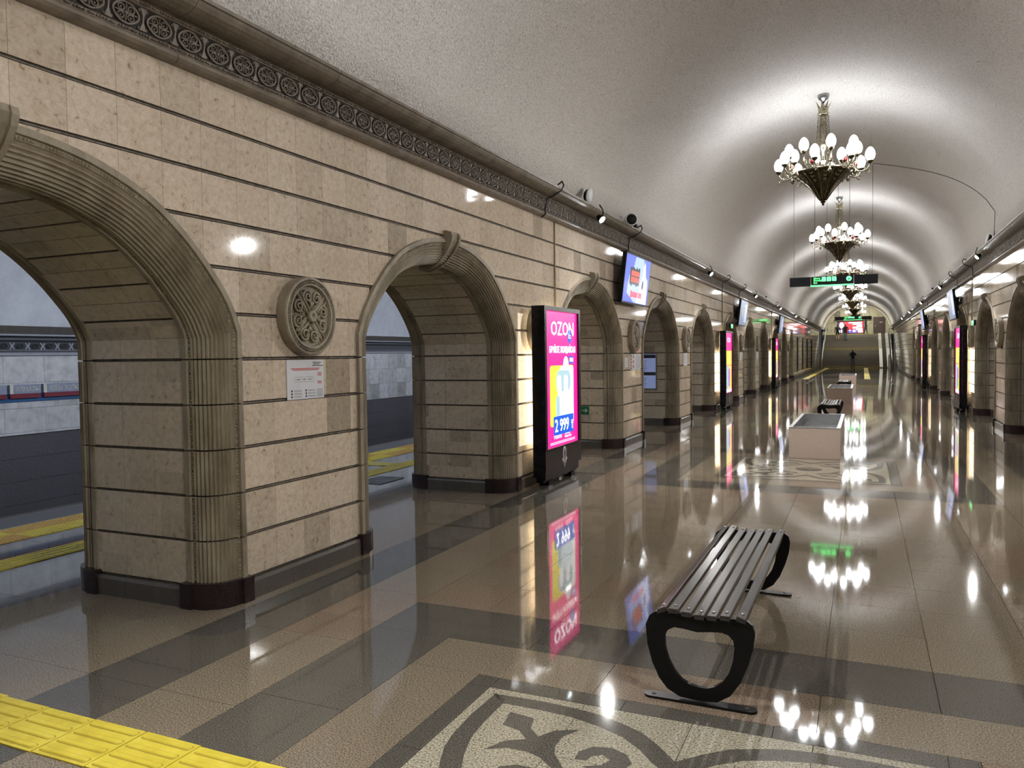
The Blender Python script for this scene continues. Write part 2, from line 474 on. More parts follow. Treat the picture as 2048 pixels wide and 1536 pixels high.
# the largest in view become tiles of their own
def view_size(t):
    x, y = (t[0]+t[1])/2, (t[2]+t[3])/2
    d = Vector((x, y, -CAMH)); z = d.dot(fw)
    if z < 0.5: return -1
    u = 1024 + F_PX*d.dot(r2)/z; v = 768 - F_PX*d.dot(u2)/z
    if not (-150 < u < 2200 and v < 1750): return -1
    if x < XL - .3 and not (abs(y - arch_c(1)) < 4 or abs(y - arch_c(2)) < 4): return -1
    return (t[1]-t[0])*(t[3]-t[2])*CAMH/z**3
ftiles.sort(key=view_size, reverse=True)
fmesh = {}
def tile_mesh(wx, wy, mt):
    k = (round(wx, 4), round(wy, 4), mt)
    if k not in fmesh:
        fmesh[k] = MB().box(-wx/2+GAP, wx/2-GAP, -wy/2+GAP, wy/2-GAP, -.012, 0).mesh('floor_tile', M[mt], False)
    return fmesh[k]
for x0, x1, y0, y1, mt in ftiles[:300]:
    link('floor_tile', tile_mesh(x1-x0, y1-y0, mt), floor, ((x0+x1)/2, (y0+y1)/2, 0))
rest = MB(); rm = ['g_tan', 'g_rose', 'g_dark', 'g_light', 'g_grey', 'sidedark']
for x0, x1, y0, y1, mt in ftiles[300:]:
    rest.box(x0+GAP, x1-GAP, y0+GAP, y1-GAP, -.012, 0, rm.index(mt))
tag(rest.obj('floor_tile_field', [M[k] for k in rm], floor, fix=False), kind='stuff')
# ornament inlays: one quadrant drawn, mirrored to four
def mir(p): return [(b, a) for a, b in p][::-1]
bo = [(.97, .96), (.72, .97), (.53, .96), (.41, .94), (.30, .90), (.19, .85), (.10, .77), (0, .66)]
bi = [(0, .54), (.09, .62), (.16, .70), (.26, .78), (.38, .83), (.53, .87), (.68, .88), (.88, .88)]
band_a = bo + bi
band_b = [(b, a) for a, b in bo] + [(b, a) for a, b in bi]
trunk = [(.81, .81), (.68, .79), (.66, .70), (.60, .64), (.55, .72), (.45, .77), (.50, .68), (.50, .59), (.48, .53), (.41, .44), (.30, .38), (.20, .40), (.13, .47), (.10, .42), (.17, .33), (.27, .30)]
trunk = trunk + [(b, a) for a, b in trunk[:0:-1]]
horn = [(.39, .52), (.39, .59), (.35, .65), (.27, .67), (.20, .64), (.16, .58), (.18, .50), (.26, .46), (.34, .48), (.27, .52), (.25, .57), (.29, .60), (.33, .57), (.34, .53)]
horn2 = [(b, a) for a, b in horn]
inl = {}
for nm, poly in (('inlay_band', band_a), ('inlay_band', band_b), ('inlay_trunk', trunk), ('inlay_horn', horn), ('inlay_horn', horn2)):
    for sx in (-1, 1):
        for sy in (-1, 1):
            mb = MB()
            mb.prism([(p*sx, q*sy) for p, q in poly], -.004, .0006, lambda u, v, d: (u, v, d))
            me = mb.mesh(nm, M['g_dark'])
            for i, c in enumerate(mos):
                if i == 0: continue
                link(nm, me, floor, (FX, c, 0))
me = MB().lathe([(0.0, -.004), (.18, -.004), (.18, .0006), (0, .0006)], 24).mesh('inlay_disc', M['g_dark'])
for c in mos[1:]: link('inlay_disc', me, floor, (FX, c, 0))

# ================================================================== walls
def build_wall(side):
    s = 1 if side == 'left' else -1
    X0 = XL if s > 0 else XR
    rng = (N_FIRST, N_LAST)
    yend = Y_STAIR + .6
    wall = empty('wall_' + side)
    tag(wall, 'beige marble hall wall with arches on the %s, dark joints' % side, 'wall', kind='structure')
    fn = lambda a: X0 + s*a
    # backing, pierced by the arches
    mb = MB()
    ys = [Y_BACK + (yend-Y_BACK)*i/1400 for i in range(1401)]
    for n in range(rng[0], rng[1]+1):
        ys += [arch_c(n)-HALF-1e-4, arch_c(n)-HALF+1e-4, arch_c(n)+HALF-1e-4, arch_c(n)+HALF+1e-4]
    ys = sorted(y for y in ys if Y_BACK <= y <= yend)
    for y0, y1 in zip(ys, ys[1:]):
        l0, l1 = max(0, wall_low(y0, rng)), max(0, wall_low(y1, rng))
        if abs(l0-l1) > .5: continue
        for a in (-.015, -THICK+.015):
            mb.quad((fn(a), y0, l0), (fn(a), y1, l1), (fn(a), y1, 3.85 if a > -.5 else 3.4), (fn(a), y0, 3.85 if a > -.5 else 3.4))
        mb.quad((fn(-.015), y0, 3.85), (fn(-.015), y1, 3.85), (fn(-.5), y1, 3.85), (fn(-.5), y0, 3.85))
    # solid pier sides, hidden behind the lining
    for n in range(rng[0], rng[1]+1):
        inner = [(HALF-CORN, 0)] + [offset_pt(p, CORN) for p in frame_path(.5)[1:]]
        for sg in (-1, 1):
            for (d0, z0), (d1, z1) in zip(inner, inner[1:]):
                mb.quad((fn(-.2), arch_c(n)+sg*(d0+.008), z0+.006), (fn(-.2), arch_c(n)+sg*(d1+.008), z1+.006), (fn(-THICK+.2), arch_c(n)+sg*(d1+.008), z1+.006), (fn(-THICK+.2), arch_c(n)+sg*(d0+.008), z0+.006))
    mb.obj('wall_backing', M['joint'], wall)
    # facing tiles
    tiles = []
    for r in range(11):
        z0, z1 = BASEH + COURSE*r + .0125, BASEH + COURSE*(r+1) - .0125
        k0 = math.floor((Y_BACK-2.586)/.31)
        cuts = [2.586 + .31*k for k in range(k0, int((yend-2.586)/.31)+1)]
        if z0 < 1.88:
            for n in range(rng[0], rng[1]+1): cuts += [arch_c(n)-HALF, arch_c(n)+HALF]
        cuts = sorted(c for c in cuts if c >= Y_BACK)
        for y0, y1 in zip(cuts, cuts[1:]):
            if y1-y0 < .02: continue
            ym = (y0+y1)/2
            if z1 < 1.7 and wall_low(ym, rng) > 0: continue
            a, b = y0+.001, y1-.001
            N = 6
            lo = []
            for i in range(N+1):
                y = a + (b-a)*i/N
                yy = min(max(y, y0+1e-3), y1-1e-3)
                l = wall_low(yy, rng)
                lo.append((y, max(z0, l-.012 if l > 0 else z0)))
            if all(abs(l-z0) < 1e-6 for _, l in lo):
                tiles.append((a, b, z0, z1, None)); continue
            keep = [(y, l) for y, l in lo if l < z1-.004]
            if len(keep) < 2: continue
            poly = keep + [(keep[-1][0], z1), (keep[0][0], z1)]
            tiles.append((keep[0][0], keep[-1][0], z0, z1, poly))
    def size(t):
        y, z = (t[0]+t[1])/2, (t[2]+t[3])/2
        d = Vector((X0, y, z-CAMH)); q = d.dot(fw)
        if q < .5: return -1
        u = 1024 + F_PX*d.dot(r2)/q; v = 768 - F_PX*d.dot(u2)/q
        if not (-60 < u < 2100 and -80 < v < 1536): return -1
        return 1/q**3
    tiles.sort(key=size, reverse=True)
    nobj = 300 if s > 0 else 60
    if s < 0: nobj = 120
    share = {}
    restt = MB()
    for i, (y0, y1, z0, z1, poly) in enumerate(tiles):
        if i < nobj:
            if poly is None:
                k = round(y1-y0, 4)
                if k not in share:
                    share[k] = MB().box(-.02, 0, -k/2, k/2, -(z1-z0)/2, (z1-z0)/2).mesh('wall_tile', M['marble'], False)
                link('wall_tile', share[k], wall, (X0 + (0 if s > 0 else .02), (y0+y1)/2, (z0+z1)/2))
            else:
                MB().prism(poly, fn(-.02), fn(0), lambda u, v, d: (d, u, v)).obj('wall_tile', M['marble'], wall)
        elif poly is None:
            restt.box(min(fn(-.02), fn(0)), max(fn(-.02), fn(0)), y0, y1, z0, z1)
        else:
            restt.prism(poly, fn(-.02), fn(0), lambda u, v, d: (d, u, v))
    tag(restt.obj('wall_tile_field', M['marble'], wall), kind='stuff')
    # pale strip of mortar inside each horizontal joint
    js = MB()
    for r in range(1, 11):
        zz = BASEH + COURSE*r
        y0 = None; y = Y_BACK
        while y <= yend:
            ok = wall_low(y, rng) < zz - .02 and y < yend - .03
            if ok and y0 is None: y0 = y
            if not ok and y0 is not None:
                js.box(min(fn(-.016), fn(-.008)), max(fn(-.016), fn(-.008)), y0, y-.03, zz-.005, zz+.003); y0 = None
            y += .03
    tag(js.obj('joint_strips', M['joint_light'], wall, fix=False), kind='stuff')
    # soffit and jamb lining, shared by all arches
    pieces = []
    wt = HALF - CORN
    P0 = frame_path(1.676)
    inner = [offset_pt(p, CORN) for p in P0[1:]]
    rows = []
    for r in range(5):
        rows.append(((wt, BASEH+COURSE*r+.010), (wt, BASEH+COURSE*(r+1)-.010)))
    rows.append(((wt, 1.676+.010), inner[0]))
    # arc-length rows
    L = [0]
    for a, b in zip(inner, inner[1:]): L.append(L[-1] + math.dist(a, b))
    def at(t):
        for i in range(len(inner)-1):
            if L[i] <= t <= L[i+1] + 1e-9:
                k = (t-L[i])/(L[i+1]-L[i]); return (inner[i][0]+(inner[i+1][0]-inner[i][0])*k, inner[i][1]+(inner[i+1][1]-inner[i][1])*k)
        return inner[-1]
    nr = 12
    for i in range(nr):
        g0 = .009 if i % 2 == 1 else .002
        g1 = .009 if (i+1) % 2 == 1 else .002
        rows.append((at(L[-1]*i/nr + g0), at(L[-1]*(i+1)/nr - g1)))
    cols = split(CORN+.0, THICK-CORN, .297)
    for sg in (1, -1):
        for p, q in rows:
            t = Vector((q[0]-p[0], q[1]-p[1])).normalized(); nrm = Vector((t.y, -t.x))   # outward
            if nrm.x < 0 and p[1] < 1.8: nrm = -nrm
            if nrm.y < 0 and p[1] > 1.9: nrm = -nrm
            for c0, c1 in cols:
                c0 += .0015; c1 -= .0015
                m = MB()
                A, B = Vector(p), Vector(q); A2, B2 = A + nrm*.016, B + nrm*.016
                vs = [(-s*c, sg*pt.x, pt.y) for c in (c0, c1) for pt in (A, B, B2, A2)]
                m.add(vs, [(0,1,2,3),(7,6,5,4),(0,4,5,1),(1,5,6,2),(2,6,7,3),(3,7,4,0)])
                pieces.append(m)
    meshes = [m.mesh('soffit_tile', M['soffit']) for m in pieces] if s > 0 else []
    allm = MB()
    for m in pieces: allm.add(m.v, m.f)
    allme = allm.mesh('soffit_lining', M['soffit'])
    for n in range(rng[0], rng[1]+1):
        if s > 0 and n in (1, 2, 3):
            for me in meshes: link('soffit_tile', me, wall, (X0, arch_c(n), 0))
        else:
            tag(link('soffit_lining', allme, wall, (X0, arch_c(n), 0)), kind='stuff')
    return wall
wall_left = build_wall('left')
wall_right = build_wall('right')
wb = MB().box(XL-.2, XR+.2, Y_BACK-.3, Y_BACK, 0, 6.6).obj('wall_back', M['marble'])
tag(wb, 'plain marble wall behind the viewer', 'wall', kind='structure')

# ================================================================== arch surrounds
def profile():
    P = [(0, .05), (0, -.030), (.040, -.030), (.044, -.012), (.068, -.012), (.072, -.004)]
    R = .175; cx, cyy = .075, .175
    nf, ns = 10, 4
    for i in range(nf*ns+1):
        t = i/(nf*ns); th = t*pi/2
        k = (i % ns)/ns
        r = R + .006 - .015*sin(pi*k) if 0 < i < nf*ns else R
        P.append((cx + r*sin(th), cyy - r*cos(th)))
    P += [(.252, .182), (.242, .186), (.242, .208), (.256, .212), (.260, .216), (.260, .256), (.20, .262)]
    return P
PROF = profile()
def sweep(path, sg, mi=0):
    mb = MB(); n = len(PROF)
    vs = []
    for p, nn in path:
        for o, d in PROF:
            vs.append((-d, sg*(p[0]+nn.x*o), p[1]+nn.y*o))
    fs = []
    for i in range(len(path)-1):
        for k in range(n):
            l = (k+1) % n
            fs.append((i*n+k, i*n+l, (i+1)*n+l, (i+1)*n+k))
    mb.add(vs, fs, 0, False)
    mb.f.append(list(range(n))[::-1]); mb.m.append(0); mb.sm.append(False)
    b = (len(path)-1)*n
    mb.f.append([b+k for k in range(n)]); mb.m.append(0); mb.sm.append(False)
    return mb
NRM = Vector((-1, 0))
jamb_me, arch_me, bead_me, ped_me = {}, {}, {}, {}
for sg in (1, -1):
    for r in range(5):
        z0, z1 = BASEH + COURSE*r + .005, BASEH + COURSE*(r+1) - .005
        jamb_me[sg, r] = sweep([((HALF, z0 if r else .10), NRM), ((HALF, z1), NRM)], sg).mesh('jamb_block', M['carved'])
    arch_me[sg] = sweep(frame_path(1.676+.005), sg).mesh('arch_moulding', M['carved'])
    # beads in both quirks
    mb = MB()
    fp = frame_path(1.69)
    line = [((HALF, .19), NRM)] + [(p, n) for p, n in fp]
    for o, d in ((.056, -.012), (.243, .197)):
        pts = [Vector((-d, sg*(p[0]+n.x*o), p[1]+n.y*o)) for p, n in line]
        acc = 0; nxt = 0; idx = 0
        for a, b in zip(pts, pts[1:]):
            ln = (b-a).length; t = nxt - acc
            while t <= ln:
                c = a + (b-a)*(t/ln)
                if idx % 6 < 4: mb.ball(c, .0105, 5, sc=(1, 1, 1)); step = .021
                else:
                    e = a + (b-a)*min(1, (t+.030)/ln); mb.tube([c, e], .007, 5); step = .040
                idx += 1; nxt += step; t = nxt - acc
            acc += ln
    bead_me[sg] = mb.mesh('bead_moulding', M['carved'])
    # dark pedestal block under the fluted corner
    out = [(-.035, .06), (-.035, -.055), (.062, -.055), (.064, -.038), (.085, -.036)]
    for i in range(9):
        th = i/8*pi/2; out.append((.078 + .207*sin(th), .172 - .207*cos(th)))
    out += [(.287, .185), (.305, .187), (.305, .285), (.2, .285), (.06, .2)]
    ped_me[sg] = MB().prism([(o, d) for o, d in out], 0, .172, lambda o, d, z: (-d, sg*(HALF-o), z)).mesh('pedestal_block', M['pedestal'])
CORE = [(.004, .24), (.004, -.004), (.05, .0)] + [(.075 + .150*sin(k/6*pi/2), .175 - .150*cos(k/6*pi/2)) for k in range(7)] + [(.232, .19), (.232, .245)]
core_me = {}
for sg in (1, -1):
    core_me[sg] = MB().prism(CORE, .02, 1.72, lambda o, d, z: (-d, sg*(HALF-o), z)).mesh('jamb_core', M['joint'])
# keystone console
KP = [(-.05, 2.955), (.030, 2.955), (.085, 2.935), (.100, 2.895), (.088, 2.84), (.052, 2.775), (.005, 2.715), (-.055, 2.655), (-.125, 2.605), (-.195, 2.575), (-.262, 2.556), (-.300, 2.566), (-.312, 2.596), (-.300, 2.622), (-.272, 2.628), (-.262, 2.70), (-.05, 2.88)]
def console():
    mb = MB()
    def wd(z): return .070 + (z-2.55)*.085
    for (k0, k1, sh) in ((-1, -.62, 0), (-.62, .62, -.018), (.62, 1, 0)):
        n = len(KP)
        vs = []
        for k in (k0, k1):
            for i, (x, z) in enumerate(KP):
                sx = x + (sh if i < 12 else 0); sz = z - (sh*.6 if 1 < i < 12 else 0)
                vs.append((sx, k*wd(z), sz))
        fs = [list(range(n))[::-1], [i+n for i in range(n)]] + [(i, (i+1) % n, (i+1) % n+n, i+n) for i in range(n)]
        mb.add(vs, fs)
    return mb
key_me = console().mesh('keystone', M['carved'])
mb = MB()
for (x, z, r) in ((.062, 2.855, .024), (.028, 2.795, .021), (-.02, 2.735, .018), (-.075, 2.678, .014)):
    for k in range(5):
        t = 2*pi*k/5
        mb.ball((x-.004+.012*sin(t)*.4, r*cos(t), z+r*sin(t)*.8), r*.62, 6)
    mb.ball((x+.006, 0, z), r*.5, 6)
rosk_me = mb.mesh('keystone_flowers', M['carved'])
def build_arch(n, side, idx):
    s = 1 if side == 'left' else -1
    X0 = XL if s > 0 else XR
    far = {'left': 'left', 'right': 'right'}[side]
    t = empty('trim_%d' % idx, (X0, arch_c(n), 0), (0, 0, 0 if s > 0 else pi))
    nm = 'nearest' if n == 1 else ORD[n-1] if n >= 1 else ('unseen rear' if n == 0 else 'unseen rearmost')
    tag(t, 'fluted brown stone arch surround with scroll keystone, %s arch of the %s wall' % (nm, far), 'arch surround', kind='structure')
    full = (s > 0 and n <= 7) or (s < 0 and 3 <= n <= 6)
    for sg in (1, -1):
        for r in range(5): link('jamb_block', jamb_me[sg, r], t)
        link('arch_moulding', arch_me[sg], t)
        link('pedestal_block', ped_me[sg], t)
        link('jamb_core', core_me[sg], t)
        if full: link('bead_moulding', bead_me[sg], t)
    k = link('keystone', key_me, t)
    if full: link('keystone_flowers', rosk_me, k)
    if n <= 6:
        for sg in (1, -1):
            for r in range(5): link('jamb_block', jamb_me[sg, r], t, (-THICK, 0, 0), (0, 0, pi))
            link('arch_moulding', arch_me[sg], t, (-THICK, 0, 0), (0, 0, pi))
            link('jamb_core', core_me[sg], t, (-THICK, 0, 0), (0, 0, pi))
            link('pedestal_block', ped_me[sg], t, (-THICK, 0, 0), (0, 0, pi))
    return t
idx = 1
for n in range(N_FIRST, N_LAST+1):
    build_arch(n, 'left', idx); idx += 1
for n in range(1, N_LAST+1):
    build_arch(n, 'right', idx); idx += 1

# ================================================================== plinths
def plinth_mesh(l):
    m = MB()
    prof = [(-.02, 0), (.034, 0), (.034, .118), (.018, .140), (-.02, .143)]
    m.prism(prof, -l/2+.001, l/2-.001, lambda u, v, d: (u, d, v))
    return m.mesh('plinth_block', M['plinth'])
PW = PIT - 2*HALF          # pier face width
pm_face = plinth_mesh((PW - .07)/3)
pm_jamb = plinth_mesh((THICK - 2*.285)/3)
pm_long = plinth_mesh(.62)
for side in ('left', 'right'):
    s = 1 if side == 'left' else -1
    X0 = XL if s > 0 else XR
    b = empty('baseboard_' + side); tag(b, 'low grey granite plinth along the %s wall piers' % side, 'plinth', kind='structure')
    for n in range(N_FIRST, N_LAST+1):
        yc = arch_c(n) + PIT/2
        if n < N_LAST:
            for i in range(3):
                link('plinth_block', pm_face, b, (X0, yc + (i-1)*(PW-.07)/3, 0), (0, 0, 0 if s > 0 else pi))
        for sg in (1, -1):
            for i in range(3):
                x = X0 - s*(.285 + (THICK-.57)*(i+.5)/3)
                link('plinth_block', pm_jamb, b, (x, arch_c(n) + sg*(HALF-CORN), 0), (0, 0, -pi/2 if sg > 0 else pi/2))
    y = arch_c(N_LAST) + HALF + .36
    while y < Y_STAIR - .3:
        link('plinth_block', pm_long, b, (X0, y, 0), (0, 0, 0 if s > 0 else pi)); y += .62

# ================================================================== cornice
CP = [(-.02, 3.500), (.030, 3.502), (.060, 3.512), (.074, 3.530), (.068, 3.552), (.050, 3.564), (.046, 3.572), (.046, 3.594), (.036, 3.600), (.030, 3.606), (.046, 3.738), (.062, 3.742), (.064, 3.768), (.078, 3.772), (.110, 3.772), (.150, 3.778), (.190, 3.790), (.222, 3.808), (.240, 3.830), (.248, 3.846), (.262, 3.848), (.262, 3.872), (.10, 3.876), (-.02, 3.876)]
SEG = 1.395
def seg_mesh():
    m = MB(); n = len(CP)
    for i in range(n-1):
        (u0, v0), (u1, v1) = CP[i], CP[i+1]
        mi = 1 if i == 9 else 0
        m.add([(u0, .002, v0), (u0, SEG-.002, v0), (u1, SEG-.002, v1), (u1, .002, v1)], [(0,1,2,3)], mi, False)
    m.add([(u, y, v) for y in (.002, SEG-.002) for u, v in CP], [list(range(n))[::-1], [i+n for i in range(n)]])
    return m.mesh('cornice_segment', [M['cornice'], M['recess_dirt_shade']])
seg_me = seg_mesh()
mb = MB()
for (x, z) in ((.052, 3.583), (.068, 3.755)):
    y = .02
    while y < SEG-.05:
        for k in range(4): mb.ball((x, y+k*.019, z), .0088, 5)
        mb.tube([(x, y+.080, z), (x, y+.118, z)], .006, 5); y += .1395
brow_me = mb.mesh('bead_row', M['cornice'])
def frieze_pt(y, z):       # z measured up the frieze face from its middle
    t = (z + .066)/.132
    return (.030 + .016*t, y, 3.606 + .132*t)
def rosette():
    m = MB(); L, H = .088, .058
    def P(y, z, o=.008):
        p = frieze_pt(y, z); return (p[0]+o, p[1], p[2])
    # pointed oval outline
    pts = []
    for k in range(24):
        t = 2*pi*k/24; y = L*cos(t); z = H*sin(t)*(1-.25*abs(cos(t))**3)
        pts.append(P(y, z))
    m.tube(pts, .0068, 5, closed=True)
    for (cy0, cz0) in ((-.034, .022), (.034, .022), (-.034, -.022), (.034, -.022)):
        m.tube([P(cy0 + .022*cos(2*pi*k/9), cz0 + .018*sin(2*pi*k/9)) for k in range(9)], .0050, 4, closed=True)
        m.ball(P(cy0, cz0, .004), .0075, 5)
    m.ball(P(0, 0), .012, 6)
    for sy in (-1, 1): m.tube([P(sy*.012, 0), P(sy*.076, 0)], .0045, 4)
    for sz in (-1, 1): m.tube([P(0, sz*.01), P(0, sz*.052)], .0045, 4)
    # half-cross dividers at both ends
    for sy in (-1, 1):
        poly = [(sy*.1162, -.063), (sy*.094, -.063), (sy*.100, -.045), (sy*.112, -.018), (sy*.112, .018), (sy*.100, .045), (sy*.094, .063), (sy*.1162, .063)]
        m.prism(poly, 0.0, .012, lambda u, v, d: P(u, v, d))
        for sz in (-1, 1): m.ball(P(sy*.090, sz*.050, .004), .009, 5)
    return m
ros = rosette()
ros_me = ros.mesh('frieze_rosette', M['relief'])
m6 = MB()
for k in range(6): m6.add([(x, y + (k+.5)*SEG/6, z) for x, y, z in ros.v], ros.f)
ros6_me = m6.mesh('frieze_ornament', M['relief'])
seam0 = 3.60 - SEG*6
for side in ('left', 'right'):
    s = 1 if side == 'left' else -1
    X0 = XL if s > 0 else XR
    t = empty('trim_%d' % idx, (X0, 0, 0), (0, 0, 0 if s > 0 else pi)); idx += 1
    tag(t, 'brown stone cornice with carved rosette frieze above the %s wall' % side, 'cornice', kind='structure')
    k = 0
    while seam0 + SEG*k < Y_STAIR - .5:
        y = seam0 + SEG*k
        yy = y if s > 0 else -(y+SEG)
        link('cornice_segment', seg_me, t, (0, yy, 0))
        if y < 40: link('bead_row', brow_me, t, (0, yy, 0))
        if s > 0 and 1.5 < y < 17:
            for j in range(6): link('frieze_rosette', ros_me, t, (0, yy + (j+.5)*SEG/6, 0))
        else:
            tag(link('frieze_ornament', ros6_me, t, (0, yy, 0)), kind='stuff')
        k += 1

# ================================================================== vault
def vault_z(dx): return V_S + V_B*sqrt(max(0, 1-(dx/V_A)**2))
mb = MB()
prof = []
for i in range(49):
    th = pi*i/48
    prof.append((XC - V_A*cos(th), V_S + V_B*sin(th)))
prof = [(XL-.02, 3.868)] + [p for p in prof if p[1] > 3.95] + [(XR+.02, 3.868)]
ysv = [Y_BACK + (Y_END-Y_BACK)*i/24 for i in range(25)]
vs = [(x, y, z) for y in ysv for x, z in prof]
n = len(prof)
mb.add(vs, [(j*n+i, j*n+i+1, (j+1)*n+i+1, (j+1)*n+i) for j in range(24) for i in range(n-1)], 0, True)
ceil = mb.obj('ceiling', M['vault'])
tag(ceil, 'rough plastered barrel vault over the hall', 'ceiling', kind='structure')

# ================================================================== side platforms
TW = -11.3
def side_hall():
    # left: seen through the near arches
    wl = empty('wall_trackside'); tag(wl, 'track wall beyond the left platform, white marble over dark grey', 'wall', kind='structure')
    Y0, Y1 = -4.6, 34.0
    MB().box(TW-.2, TW-.012, Y0, Y1, -1.3, 2.2).obj('wall_backing', M['grout'], wl)
    tl, td = {}, {}
    for r, (z0, z1) in enumerate(((.635, .985), (.985, 1.36), (1.36, 1.755))):
        for i, (y0, y1) in enumerate(split(Y0, Y1, .62)):
            o = .21 if r % 2 else 0
            if z1-z0 not in tl: tl[z1-z0] = MB().box(-.012, 0, -(y1-y0)/2+.002, (y1-y0)/2-.002, .002, z1-z0-.002).mesh('wall_tile', M['sidewall'], False)
            yc = (y0+y1)/2 + o
            if 3.5 < yc < 15: link('wall_tile', tl[z1-z0], wl, (TW, yc, z0))
    big = MB(); dk = MB()
    for r, (z0, z1) in enumerate(((.635, .985), (.985, 1.36), (1.36, 1.755))):
        for y0, y1 in split(Y0, Y1, .62):
            yc = (y0+y1)/2 + (.21 if r % 2 else 0)
            if not 3.5 < yc < 15: big.box(TW-.012, TW, yc-.308, yc+.308, z0+.002, z1-.002)
    tag(big.obj('wall_tile_field', M['sidewall'], wl), kind='stuff')
    dtm = MB().box(-.012, 0, -.358, .358, .002, .338).mesh('dark_wall_tile', M['sidedark'], False)
    for r in range(6):
        for i, (y0, y1) in enumerate(split(Y0, Y1, .72)):
            yc = (y0+y1)/2 + (.3 if r % 2 else 0)
            if 3 < yc < 15: link('dark_wall_tile', dtm, wl, (TW, yc, .595-.34*(r+1)))
            else: dk.box(TW-.012, TW, yc-.358, yc+.358, .597-.34*(r+1), .593-.34*r)
    tag(dk.obj('dark_wall_tile_field', M['sidedark'], wl), kind='stuff')
    MB().prism([(0, .597), (.03, .600), (.03, .622), (0, .634)], Y0, Y1, lambda u, v, d: (TW+u, d, v)).obj('dado_rail', M['sidewall'], wl)
    # cornice of the side hall
    t = empty('trim_%d' % idx); tag(t, 'dark frieze with pale crosses along the track wall', 'cornice', kind='structure')
    prof = [(0, 1.755), (.05, 1.765), (.05, 1.80), (.03, 1.81), (.03, 1.835), (.015, 1.845), (.015, 1.955), (.04, 1.965), (.05, 1.99), (.09, 2.02), (.12, 2.05), (.12, 2.075), (0, 2.08)]
    mb = MB()
    for i in range(len(prof)-1):
        (a, b), (c, d) = prof[i], prof[i+1]
        mb.add([(TW+a, Y0, b), (TW+a, Y1, b), (TW+c, Y1, d), (TW+c, Y0, d)], [(0,1,2,3)], 1 if i in (3, 5, 7, 9) else 0)
    mb.obj('cornice_moulding', [M['greyrelief'], M['darkrelief']], t)
    poly = [(-.042, -.05), (-.02, -.05), (0, -.012), (.02, -.05), (.042, -.05), (.014, 0), (.042, .05), (.02, .05), (0, .012), (-.02, .05), (-.042, .05), (-.014, 0)]
    xm = MB().prism(poly, 0, .012, lambda u, v, d: (TW+.015+d, u, 1.90+v)).mesh('cross_ornament', M['greyrelief'])
    dm = MB()
    for k in range(3):
        dm.tube([(TW+.02, (.062-.02*k)*cos(2*pi*j/10), 1.90+(.040-.012*k)*sin(2*pi*j/10)) for j in range(10)], .004, 4, closed=True)
    dm = dm.mesh('lozenge_ornament', M['darkrelief'])
    y = Y0 + .1
    while y < Y1:
        if 4 < y < 16:
            link('cross_ornament', xm, t, (0, y, 0)); link('lozenge_ornament', dm, t, (0, y+.116, 0))
        y += .2325
    # vault, trackbed
    pr = []
    for i in range(25):
        th = pi*i/24
        if th < pi/2 or 2.07 + 2.3*sin(th) > 3.25: pr.append((-8.3 - 3.05*cos(th), 2.07 + 2.3*sin(th)))
    pr = pr + [(-5.285, 3.2)]
    mb = MB(); n = len(pr)
    mb.add([(x, y, z) for y in (Y0, Y1) for x, z in pr], [(i, i+1, n+i+1, n+i) for i in range(n-1)], 0, True)
    tag(mb.obj('ceiling_platform', M['plaster_side']), 'pale plaster vault over the left platform', 'ceiling', kind='structure')
    MB_ = MB(); MB_.box(TW, -8.40, Y0, Y1, -1.4, -1.3); MB_.box(-8.55, -8.40, Y0, Y1, -1.3, -.012)
    tag(MB_.obj('floor_trackbed', M['grout']), 'dark trackbed below the left platform edge', 'trackbed', kind='structure')
    MB_ = MB(); MB_.box(TW-.2, -5.2, Y0-.3, Y0, -1.4, 4.6); MB_.box(TW-.2, -5.2, Y1, Y1+.3, -1.4, 4.6)
    tag(MB_.obj('wall_platform_ends', M['plaster_side']), 'end walls of the left platform tunnel', 'wall', kind='structure')
    # right: plain counterpart
    mb = MB()
    mb.box(9.9, 10.1, Y_BACK, 50, -1.4, 2.2)
    tag(mb.obj('wall_trackside_right', M['sidewall']), 'track wall beyond the right platform', 'wall', kind='structure')
    pr = [(3.955, 3.2)]
    for i in range(25):
        th = pi*i/24
        if th > pi/2 or 2.07 + 2.3*sin(th) > 3.25: pr.append((7.0 - 3.05*cos(th), 2.07 + 2.3*sin(th)))
    mb = MB(); n = len(pr)
    mb.add([(x, y, z) for y in (Y_BACK, 50) for x, z in pr], [(i, i+1, n+i+1, n+i) for i in range(n-1)], 0, True)
    tag(mb.obj('ceiling_platform_right', M['plaster_side']), 'pale plaster vault over the right platform', 'ceiling', kind='structure')
side_hall()
for y in (-1.5, 3.0, 7.5, 12.0, 16.5, 22, 28):
    for x, k, a in ((-5.75, 1.0, 1), (4.45, .6, -1)):
        ld = bpy.data.lights.new('platform_lamp', 'AREA'); ld.shape = 'RECTANGLE'; ld.size = .35; ld.size_y = 3.4
        ld.energy = SIDE_W*k; ld.color = (.78, .86, 1.0)
        link('platform_lamp', ld, None, (x, y, 3.05), (0, a*radians(108), 0))
idx += 1

